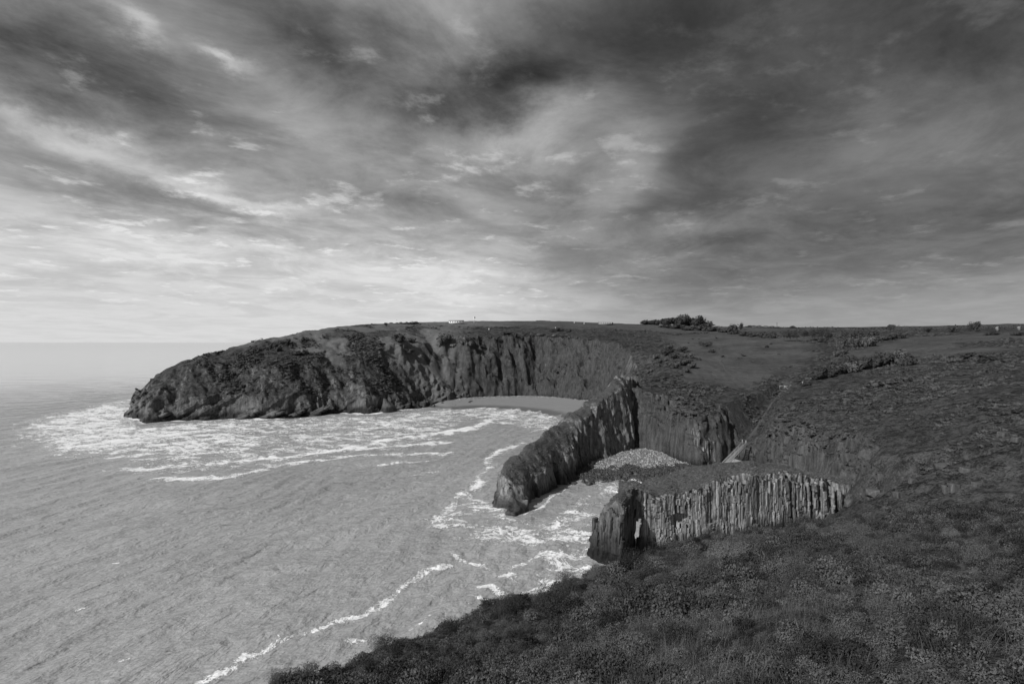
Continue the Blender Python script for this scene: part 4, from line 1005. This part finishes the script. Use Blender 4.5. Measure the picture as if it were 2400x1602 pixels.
# ------------------------------------------------------------------ bushes and trees
BUSH = {k: [data_mesh('foliage', *leaf_cloud(0.5, 1.0, 420, 0.055, 800+10*j+i, blobs=9, lean=0.18), MAT[m]) for i in range(4)] for j, (k, m) in enumerate((('green','scrub'), ('pale','pale'), ('dark','dark_leaf')))}
STEM = None
def stem_mesh(seed, h, limbs, r0):
    r = np.random.default_rng(seed); V, F = [], []
    def tube(p0, p1, a, b, m=5):
        d = np.array(p1)-np.array(p0); d = d/np.linalg.norm(d); s = np.cross(d, [0.3,1,0.2]); s /= np.linalg.norm(s); q = np.cross(d, s); i = len(V)
        for p, rad in ((p0,a),(p1,b)):
            for j in range(m): t = 2*math.pi*j/m; V.append(np.array(p)+(s*math.cos(t)+q*math.sin(t))*rad)
        for j in range(m): F.append((i+j, i+(j+1)%m, i+m+(j+1)%m, i+m+j))
    mid = (r.uniform(-.03,.06)*h, r.uniform(-.04,.04)*h, h*.4); tube((0,0,-.1*h), mid, r0, r0*.7)
    for k in range(limbs):
        t = 2*math.pi*k/limbs + r.uniform(-.4,.4); e = (mid[0]+math.cos(t)*h*.22+.08*h, mid[1]+math.sin(t)*h*.22, h*r.uniform(.62,.85)); tube(mid, e, r0*.6, r0*.25)
        for q in range(2): tube(e, (e[0]+r.uniform(-.12,.18)*h, e[1]+r.uniform(-.14,.14)*h, min(e[2]+r.uniform(.05,.16)*h, h*.97)), r0*.25, r0*.08)
    return data_mesh('stem', np.array(V), np.array(F), MAT['bark'])
STEMS = [stem_mesh(850+i, 1.0, 4, 0.035) for i in range(3)]
nb = [0]
def bush(px, py, w, h, kind, label, group, name='bush'):
    """a bush whose foot stands where the photo direction meets the ground; w, h in photo pixels"""
    x, y, z = ground(px, py); k = y/FPX; i = nb[0]; nb[0] += 1
    root = thing(name, label, 'bush', (x, y, z), rng.uniform(-.5, .5), group)
    for nm, me in (('foliage', BUSH[kind][i % 4]), ('stem', STEMS[i % 3])):
        o = bpy.data.objects.new(nm, me); sc.collection.objects.link(o); o.parent = root
        s = (w*k, max(w, h)*k*.8, h*k*1.08); o.scale = s if nm == 'foliage' else (s[0]*.7, s[1]*.7, s[2]*.9); o.location = (0, 0, -.06*h*k)
    return root
def tree(px, py, w, h, kind, label, group, leaves=900, lean=0.15, open_crown=False, lift=0.3):
    x, y, z = ground(px, py); k = y/FPX; i = nb[0]; nb[0] += 1; H, Wd = h*k, w*k
    root = thing('tree', label, 'tree', (x, y, z), 0, group)
    V, F = leaf_cloud(Wd*.5, H*(1-lift)*1.12, leaves, Wd*(.04 if open_crown else .045), 1600+i, blobs=10, core=not open_crown, lean=lean)
    V[:,2] += H*lift*.75; o = mesh_obj('crown', V, F, MAT[kind], root, smooth_shade=False)
    t = bpy.data.objects.new('trunk', stem_mesh(1700+i, H*.95, 5, max(.12, H*.03))); sc.collection.objects.link(t); t.parent = root
    return root
g = 'bushes on the headland'
for b in [(603,790,14,5,'dark','low dark bush on the left headland skyline'), (646,778,16,8,'dark','round dark bush standing up on the headland skyline'), (903,763,12,8,'dark','small round bush on the skyline at the headland middle'), (966,760,40,8,'dark','wide low bush on the skyline right of the small round one'),
          (640,815,30,12,'dark','dark bush in the middle of the headland grass slope'), (662,806,34,14,'dark','second dark bush on the headland grass, just right of the first'), (650,822,24,10,'dark','lowest dark bush of the headland grass slope'), (690,832,46,11,'dark','flat dark thicket left of the pale gorse on the headland'),
          (710,829,28,13,'pale','pale flowering gorse bush on the headland slope'), (647,848,12,6,'pale','tiny pale bush on the open headland slope'), (930,800,44,20,'dark','big dark bush near the headland crest'), (962,801,30,12,'green','green bush right of the big dark crest bush'),
          (890,820,18,8,'green','small green bush left of the headland hollow'), (1040,806,46,26,'green','large green bush at the right end of the headland crest'), (1085,805,36,20,'green','rounded bush next to the largest headland bush'), (1062,815,20,9,'pale','pale bush below the largest headland bush'),
          (1030,812,22,8,'pale','little pale bush in front of the largest headland bush'), (1100,812,24,12,'pale','pale flowering bush above the steep wooded cliff'), (958,826,30,10,'dark','low dark bush halfway down the right headland slope'), (1148,794,12,9,'green','small bush on the plateau left of the grassy knoll'),
          (1165,796,12,10,'green','small bush on the plateau right of the grassy knoll'), (1185,784,36,8,'green','low wide bush on the plateau above the cove cliff'), (1207,788,14,9,'dark','round bush above the left end of the cove cliff'), (1293,778,20,8,'dark','left of two domed bushes on the plateau over the cove'),
          (1308,776,26,10,'dark','right of two domed bushes on the plateau over the cove'), (1331,779,16,9,'dark','single bush right of the two domed plateau bushes'), (1262,787,16,7,'pale','pale bush on the rim of the cove cliff'), (1300,790,14,8,'pale','second pale bush on the cove cliff rim')]:
    bush(*b[:5], b[5], g)
g = 'bushes on the ridge by the bowl'
ORD = 'first second third fourth fifth sixth seventh eighth ninth tenth eleventh twelfth thirteenth fourteenth'.split()
for k, (px, py, w, h) in enumerate(sorted([(1560,832,40,18),(1585,840,44,20),(1600,856,46,18),(1575,862,40,16),(1618,862,28,14),(1550,850,30,14),(1610,838,30,14),(1535,840,24,12),(1595,824,34,14),(1565,818,30,12),(1540,862,26,12),(1520,875,30,14),(1605,872,26,12)])):
    bush(px, py, w, h, 'green', ORD[k] + ' green bush from the left in the thicket on the ridge between the coves', g)
bush(1655,812,26,13,'dark','dark bush alone at the left of the grassy bowl', g); bush(1642,808,18,8,'dark','small dark bush beside the lone one in the bowl', g); bush(1668,826,22,9,'dark','low dark bush below the lone one in the bowl', g)
g = 'bushes of the right-hand slope'
for b in [(1925,888,62,34,'dark','big dark bush at the top of the path beyond the wooden gate'), (1960,878,50,30,'green','green bush right of the dark bush near the gate'), (1992,872,56,28,'green','third bush from the gate, lighter green'), (1998,858,50,24,'dark','dark bush above the third one from the gate'),
          (2030,864,60,34,'dark','wide thicket bush on the slope above the gate'), (2068,858,60,36,'green','tall windswept bush in the thicket'), (2102,852,50,38,'green','tallest windswept bush at the top of the thicket'), (2128,856,46,30,'dark','dark right end of the windswept thicket'), (1955,868,40,22,'dark','dark bush at the left foot of the thicket'),
          (1885,905,26,12,'dark','low dark bush beside the signpost'), (2270,842,70,18,'dark','low dark spread of scrub near the top of the right-hand slope'), (2320,848,60,16,'dark','low dark scrub at the upper right of the slope'), (2235,850,50,14,'green','green scrub left of the low dark spread'),
          (2060,905,90,18,'green','wide smooth bush halfway down the right-hand slope'), (2110,895,60,16,'green','smooth bush right of the wide one halfway down'), (2330,785,46,9,'dark','dark scrub strip along the upper field'), (2385,786,40,10,'dark','dark scrub at the upper field by the picture edge')]:
    bush(*b[:5], b[5], g)
g = 'hedge bushes around the grassy bowl'
for k, (px, py, w, h) in enumerate(sorted([(1975,812,34,22),(1995,814,36,24),(2015,812,36,22),(2035,812,34,24),(2050,802,34,16),(1985,800,36,20),(2010,796,40,18),(2040,794,34,16),(1965,820,26,14),(1958,836,22,14),(2065,798,36,12),(2085,796,38,13),(2105,792,36,12),(1975,830,22,12)])):
    bush(px, py, w*1.2, h*1.2, 'green' if (px//5) % 2 else 'dark', ORD[k] + ' bush from the left in the hedge climbing from the grassy bowl', g)
for k, (px, py, w, h) in enumerate(sorted([(1610,774,30,8),(1640,774,34,9),(1668,776,32,9),(1695,779,32,9),(1722,783,28,9),(1745,787,30,10),(1765,789,30,10),(1788,791,30,11),(1810,793,30,12),(1560,768,34,8),(1585,770,34,10),(1715,776,26,14),(1925,803,20,10),(1655,766,40,8)])):
    bush(px, py, w*1.2, h*1.25, 'dark', ORD[k] + ' low dark bush from the left in the hedge beyond the bowl', g)
g = 'trees on the skyline'
for t_ in [(1512,760,26,8,'dark_leaf','low domed tree at the left end of the skyline wood'), (1536,761,30,10,'dark_leaf','second low domed tree of the skyline wood'), (1562,762,38,15,'dark_leaf','sloping windswept tree left in the skyline wood'), (1588,763,44,21,'dark_leaf','broad windswept tree in the middle of the skyline wood'),
           (1612,763,22,16,'dark_leaf','small tree between the two tallest of the skyline wood'), (1632,763,30,22,'dark_leaf','tall ragged pine of the skyline wood, left of two'), (1650,763,24,23,'dark_leaf','tall ragged pine at the right end of the skyline wood'), (1672,763,26,9,'dark_leaf','low domed tree right of the ragged pines'), (1692,763,20,8,'dark_leaf','last low tree of the skyline wood'),
           (1736,774,9,16,'dark_leaf','small lone tree with a bare trunk on the far field edge'), (1857,769,12,5,'dark_leaf','small domed tree in the middle of the skyline hedge'), (2088,771,16,9,'dark_leaf','leaning windswept tree on the right skyline'), (2172,778,18,11,'dark_leaf','ragged tree, second on the right skyline'), (2232,778,20,13,'dark_leaf','ragged windswept tree left of the large round one'), (2283,775,22,20,'dark_leaf','large round tree on the right skyline')]:
    k_ = (1.4, 1.1) if t_[0] < 1700 else (1.2, 1.15)
    tree(t_[0], t_[1], t_[2]*k_[0], t_[3]*k_[1], t_[4], t_[5], g, 900, 0.2, False, -0.12 if t_[0] < 1700 or t_[3] < 8 else 0.12)
g = 'thin trees in the hedge'
for k, (px, h, lab) in enumerate([(1838,24,'thin leaning tree at the left end of the hedge row'), (1852,20,'thin leaning tree, second in the hedge row'), (1868,25,'thin leaning tree, third in the hedge row'), (1884,26,'thin leaning tree, fourth in the hedge row'), (1902,28,'tall thin tree, fifth in the hedge row'), (1920,28,'tall thin tree, sixth in the hedge row'), (1936,24,'thin tree at the right end of the hedge row'), (1942,18,'small bare tree just beyond the hedge row end')]):
    tree(px, 800 if px < 1900 else 799, 22, h*1.1, 'dark_leaf', lab, g, 800, 0.25, True, 0.3)
# pale and dark mounds of the foreground slope
FGB = {k: [data_mesh('foliage', *leaf_cloud(0.5, 1.0, 6500, 0.013, 880+10*j+i, blobs=14, core=False, lean=0.12), MAT[m]) for i in range(3)] for j, (k, m) in enumerate((('pale','pale'), ('green','heath'), ('dark','dark_leaf')))}
BUSH.update({'fg_'+k: v + v[:1] for k, v in FGB.items()})
g = 'mounds of scrub on the foreground slope'
for b in [(1990,1262,150,30,'pale','long pale flowering mound on the brow of the foreground slope'), (1700,1312,150,32,'pale','pale flowering mound on the left of the foreground brow'), (1730,1290,130,34,'green','smooth green mound behind the left pale one'), (1630,1350,90,36,'green','dark green mound below the left pale one'),
          (1870,1400,110,70,'green','tall rounded bush with dark hollow in the middle foreground'), (1915,1418,40,30,'dark','dark hollow bush beside the tall rounded one'), (2080,1310,170,40,'green','broad grey-green mound on the right of the foreground'), (2010,1290,110,30,'pale','faint pale mound right of the brow'), (2290,1330,90,45,'green','bush at the right of the foreground slope'),
          (2220,1265,50,24,'pale','small pale sprig bush on the right brow'), (1750,1350,70,30,'green','small round mound in the middle of the heath'), (1330,1395,90,45,'dark','dark bush on the seaward edge above the surf'), (1290,1450,130,60,'green','large leafy bush on the seaward edge of the foreground'), (1180,1440,90,45,'dark','dark bush on the seaward edge below the leafy one'),
          (1400,1360,80,34,'green','green bush on the edge just below the arch'), (1050,1490,80,36,'dark','dark bush on the lower seaward edge'), (900,1525,100,34,'dark','low dark bush farther down the seaward edge'), (760,1565,80,28,'green','green bush near the lower left end of the slope'), (650,1592,70,20,'dark','last dark bush at the lower left picture edge'),
          (1480,1330,90,36,'green','green mound beside the foot of the arch wall'), (1560,1395,110,46,'dark','dark bramble mound in the left foreground heath'), (1430,1430,100,46,'green','leafy mound in the left foreground heath')]:
    bush(b[0], b[1]+6, b[2]*.85, b[3]*1.5, 'fg_'+b[4], b[5], g, 'scrub_mound')
# hedgerows on the skyline
def hedge(pts, h, kind, label, seed):
    P = [np.array(ground(px, py)) for px, py in pts]; r = np.random.default_rng(seed); V, F = [], []; o0 = P[0]
    for a, b in zip(P[:-1], P[1:]):
        L = np.linalg.norm((b-a)[:2]); n = int(L*9)
        for _ in range(n):
            f = r.random(); hh = h*(0.75 + .5*abs(float(vn2(np.array([f*L/6 + seed]), np.array([a[0]/9]), seed)[0]))*2)
            p = a + (b-a)*f; p = p + np.array([r.normal()*.5, r.normal()*.5, 0]); p[2] = (a+(b-a)*f)[2] + hh*r.random()**.7
            q = r.normal(size=3); q /= np.linalg.norm(q); w = np.cross(q, r.normal(size=3)); w /= np.linalg.norm(w); s = r.uniform(.35,.6); i = len(V)
            V += [p-q*s-o0, p-w*s*.7-o0, p+q*s-o0, p+w*s*.7-o0]; F.append((i,i+1,i+2,i+3))
    o = mesh_obj('foliage', np.array(V), np.array(F), MAT[kind], smooth_shade=False); root = thing('hedgerow', label, 'hedge', tuple(o0), 0, 'hedgerows on the skyline'); o.parent = root
hedge([(1700,765),(1760,767),(1830,770),(1900,771),(1990,773),(2090,772)], 2.2, 'dark_leaf', 'thin dark hedge along the skyline left of the round tree', 11)
hedge([(2090,773),(2160,776),(2240,775),(2320,773),(2400,772),(2440,772)], 4.0, 'dark_leaf', 'taller dark hedge along the right end of the skyline', 12)
hedge([(1160,768),(1190,770),(1220,769)], 1.6, 'dark_leaf', 'short dark hedge on the plateau left of the hut', 13)

# ------------------------------------------------------------------ things people built
def paint(name, c, rough=0.8):
    m, t, p = material(name); P = geo().outputs['Position']; n = noise(P, 3.0, 4, .7)
    t.links.new(grey(c*(0.7 + 0.6*n)), p.inputs['Base Color']); setin(p, 'Roughness', rough); return m
MAT['timber'] = paint('weathered_timber', 0.36); MAT['white'] = paint('white_paint', 0.75); MAT['roof'] = paint('grey_roof', 0.22); MAT['glass'] = paint('dark_glass', 0.03, .15); MAT['path'] = paint('trodden_earth', 0.065); MAT['lime'] = paint('limewash', 0.14); MAT['cloth'] = paint('dark_cloth', 0.05)
def box_mesh(name, a, b, mat):
    (x0,y0,z0), (x1,y1,z1) = a, b
    V = np.array([(x0,y0,z0),(x1,y0,z0),(x1,y1,z0),(x0,y1,z0),(x0,y0,z1),(x1,y0,z1),(x1,y1,z1),(x0,y1,z1)]); F = np.array([(0,3,2,1),(4,5,6,7),(0,1,5,4),(1,2,6,5),(2,3,7,6),(3,0,4,7)])
    return V, F, mat
def part(name, a, b, mat, parent):
    V, F, m = box_mesh(name, a, b, MAT[mat]); return mesh_obj(name, V, F, m, parent, smooth_shade=False)
def beam(name, p, q, w, h, mat, parent):
    p, q = np.array(p, float), np.array(q, float); d = (q-p)/np.linalg.norm(q-p); up = np.array([0,0,1.0]) if abs(d[2]) < .95 else np.array([0,1.0,0])
    s = np.cross(d, up); s /= np.linalg.norm(s); u = np.cross(s, d); V = []
    for e in (p, q):
        for a, b in ((-1,-1),(1,-1),(1,1),(-1,1)): V.append(e + s*a*w/2 + u*b*h/2)
    return mesh_obj(name, np.array(V), np.array([(0,1,2,3),(7,6,5,4),(0,4,5,1),(1,5,6,2),(2,6,7,3),(3,7,4,0)]), MAT[mat], parent, smooth_shade=False)
# wooden steps down to the shingle
A = np.array(at_depth(1690, 1098, 194.0)); B = np.array(at_depth(1744, 1043, 200.0)); A[2] = max(A[2], 1.6)
steps = thing('wooden_steps', 'pale wooden staircase with handrails going down to the shingle cove', 'steps', tuple(A), 0)
D = B - A; hd_ = np.array([D[0], D[1], 0]); hd_ /= np.linalg.norm(hd_); sd_ = np.array([hd_[1], -hd_[0], 0])
for s in (-.75, .75):
    beam('stringer', sd_*s, D + sd_*s, .12, .34, 'timber', steps)
    beam('handrail', sd_*s + np.array([0,0,1.05]), D + sd_*s + np.array([0,0,1.05]), .12, .12, 'timber', steps)
    beam('mid_rail', sd_*s + np.array([0,0,.6]), D + sd_*s + np.array([0,0,.6]), .08, .14, 'timber', steps)
    for k in range(7):
        p = D*(k/6) + sd_*s; beam('post', p - np.array([0,0,1.2]), p + np.array([0,0,1.1]), .12, .12, 'timber', steps)
for k in range(26):
    p = D*((k+.5)/26); beam('tread', p - sd_*.72 + np.array([0,0,.12]), p + sd_*.72 + np.array([0,0,.12]), .34, .06, 'timber', steps)
beam('post', D + sd_*-.75, D + sd_*-.75 + np.array([0,0,1.9]), .18, .18, 'timber', steps); beam('post', D + sd_*.75, D + sd_*.75 + np.array([0,0,1.9]), .18, .18, 'timber', steps)
# trodden paths, laid over the ground
def path(pts, w, n=90):
    P = np.array([ground(*p)[:2] for p in pts]); s = np.r_[0, np.cumsum(np.hypot(*np.diff(P, axis=0).T))]; t = np.linspace(0, s[-1], n)
    c = np.stack([np.interp(t, s, P[:,0]), np.interp(t, s, P[:,1])], 1); c[1:-1] = (c[:-2]+c[1:-1]*2+c[2:])/4
    d = np.gradient(c, axis=0); d /= np.linalg.norm(d, axis=1)[:,None]+1e-9; nn = np.stack([-d[:,1], d[:,0]], 1); ws = w*(.7+.6*(vn2(t/3, t*0, 660)+.5))
    m = 5; rows = [c + nn*(ws*(j/(m-1)-.5))[:,None] for j in range(m)]; xy = np.stack(rows, 1)
    z = land_z(xy[...,0], xy[...,1]) + np.array([.02,.10,.12,.10,.02])[None]
    return mesh_obj('path', np.concatenate([xy, z[...,None]], -1).reshape(-1,3), grid_faces(n, m), MAT['path'], kind='structure')
path([(1752,1030),(1772,1004),(1783,985),(1799,962),(1809,944),(1824,928),(1836,914)], 0.9)
path([(1700,832),(1688,848),(1700,868),(1722,884),(1745,893)], .8); path([(1984,815),(1968,835),(1955,850)], 1.0); path([(2130,822),(2170,824),(2250,836)], .9)
# gate, rails and signpost at the top of the path
gx_, gy_, gz_ = ground(1838, 912)
gate = thing('wooden_gate', 'pale wooden gate with rails at the top of the cliff path', 'gate', (gx_, gy_, gz_), R(-8))
for k in range(3): beam('post', (k*2.0, 0, -.3), (k*2.0, 0, 1.35), .16, .16, 'timber', gate)
for z in (.55, 1.2): beam('rail', (0, 0, z), (4.0, 0, z-.12), .08, .16, 'timber', gate)
beam('brace', (0, -.05, 1.2), (1.2, -1.6, -.2), .10, .12, 'timber', gate); beam('post', (-1.8, 0, -.3), (-1.8, 0, 1.3), .16, .16, 'timber', gate); beam('rail', (-1.8, 0, 1.15), (0, 0, 1.2), .07, .12, 'timber', gate)
x, y, z = ground(1881, 905); sp = thing('signpost', 'thin wooden signpost beside a low bush right of the gate', 'signpost', (x, y, z)); beam('post', (0,0,-.3), (0,0,1.9), .14, .14, 'timber', sp); beam('finger_board', (-.35,0,1.8), (.35,0,1.8), .05, .2, 'timber', sp)
# buildings and poles on the skyline
x, y, z = ground(1404, 760); k = y/FPX; L = 33*k; hh = 6.2*k
hut = thing('hut', 'long low grey hut on the skyline left of the wood', 'building', (x, y, z))
part('wall', (0,0,-.6), (L, 5, hh*.78), 'roof', hut)
rf = mesh_obj('roof', np.array([(-.3,-.3,hh*.78),(L+.3,-.3,hh*.78),(L+.3,5.3,hh*.78),(-.3,5.3,hh*.78),(.3,2.5,hh*1.1),(L-.3,2.5,hh*1.1)]), np.array([(0,1,5,4),(2,3,4,5),(0,4,3,3),(1,2,5,5)]), MAT['timber'], hut, smooth_shade=False)
for i in range(6): part('window', (L*(i+.35)/6.4, -.04, hh*.32), (L*(i+.8)/6.4, .0-.005, hh*.62), 'white', hut)
part('door', (L*.93, -.05, 0), (L*.98, -.006, hh*.6), 'glass', hut)
x, y, z = ground(1052, 757); k = y/FPX; wh = thing('white_building', 'long low white building on the skyline of the headland plateau', 'building', (x, y, z)); L = 34*k
part('wall', (0,0,-.4), (L,6,2.2), 'white', wh); part('roof', (-.3,-.3,2.2), (L+.3,6.3,2.75), 'roof', wh)
for i in range(5): part('window', (L*(i+.4)/6, -.05, .8), (L*(i+.8)/6, -.006, 1.6), 'glass', wh)
x, y, z = ground(1111, 757); k = y/FPX; fp = thing('flagpole', 'white pole with a dark flag on the skyline of the plateau', 'flagpole', (x, y, z)); beam('pole', (0,0,-.3), (0,0,15*k), .5, .5, 'white', fp); part('flag', (-.15,-.1,11*k), (1.2,.1,15*k), 'cloth', fp)
for px, py, lab in ((1346,757,'tiny white marker post on the skyline, left of two'), (1369,759,'tiny white marker post on the skyline, right of two'), (1302,770,'white marker post beside the domed bushes on the plateau'), (1146,773,'white marker post on the plateau above the wooded cliff')):
    x, y, z = ground(px, py); o = thing('marker_post', lab, 'post', (x, y, z), 0, 'white marker posts'); part('post', (-.3,-.3,-.2), (.3,.3,1.2), 'white', o); part('cap', (-.38,-.38,1.2), (.38,.38,1.32), 'white', o)
for px, py, h, lab in ((1717,764,11,'thin utility pole on the skyline, left of the lone tree'), (1733,764,10,'thin utility pole just behind the lone tree'), (1821,769,13,'tall thin utility pole above the far field hedge')):
    x, y, z = ground(px, py); k = y/FPX; o = thing('utility_pole', lab, 'pole', (x, y, z), 0, 'utility poles on the skyline'); beam('pole', (0,0,-.3), (0,0,h*k), .28, .28, 'cloth', o); beam('crossarm', (-.9,0,h*k*.93), (.9,0,h*k*.93), .14, .14, 'cloth', o)
for px, py, lab in ((2333,775,'small white cottage in the hedge right of the round tree'), (2384,774,'small white cottage in the hedge at the right picture edge')):
    x, y, z = ground(px, py); k = y/FPX; w = 5*k; o = thing('cottage', lab, 'building', (x, y-3.0, z), R(12), 'white cottages in the hedge')
    part('wall', (-w/2,0,-.4), (w/2,w,1.9), 'lime', o); mesh_obj('roof', np.array([(-w/2-.2,-.2,1.9),(w/2+.2,-.2,1.9),(w/2+.2,w+.2,1.9),(-w/2-.2,w+.2,1.9),(0,-.2,3.2),(0,w+.2,3.2)]), np.array([(0,4,5,3),(1,2,5,4),(0,1,4,4),(2,3,5,5)]), MAT['roof'], o, smooth_shade=False); part('window', (-.3,-.04,.6), (.3,-.005,1.2), 'glass', o)
# two gulls
def gull(p, s, label, kind):
    V = np.array([(0,.28,0),(.07,.1,.03),(0,-.3,.02),(-.07,.1,.03),(0,0,-.07),(.35,.08,.16),(.75,-.05,.06),(.33,-.08,.14),(-.35,.08,.16),(-.75,-.05,.06),(-.33,-.08,.14),(0,0,.08)])*s
    F = np.array([(0,1,11,3),(1,2,3,11),(0,3,4,1),(2,1,4,3),(1,5,7,11),(5,6,7,7),(3,11,10,8),(8,10,9,9)]); o = mesh_obj('gull', V, F, MAT[kind], smooth_shade=True); o.location = p; o.rotation_euler = (0,0,.6); return tag(o, label, 'bird')
gull(at_depth(930, 750, 330), 1.3, 'dark gull flying over the headland skyline', 'cloth'); x, y, z = ground(1515, 790); gull((x, y-2, z+3.5), 2.0, 'white gull gliding in front of the sandy cove cliff', 'white')
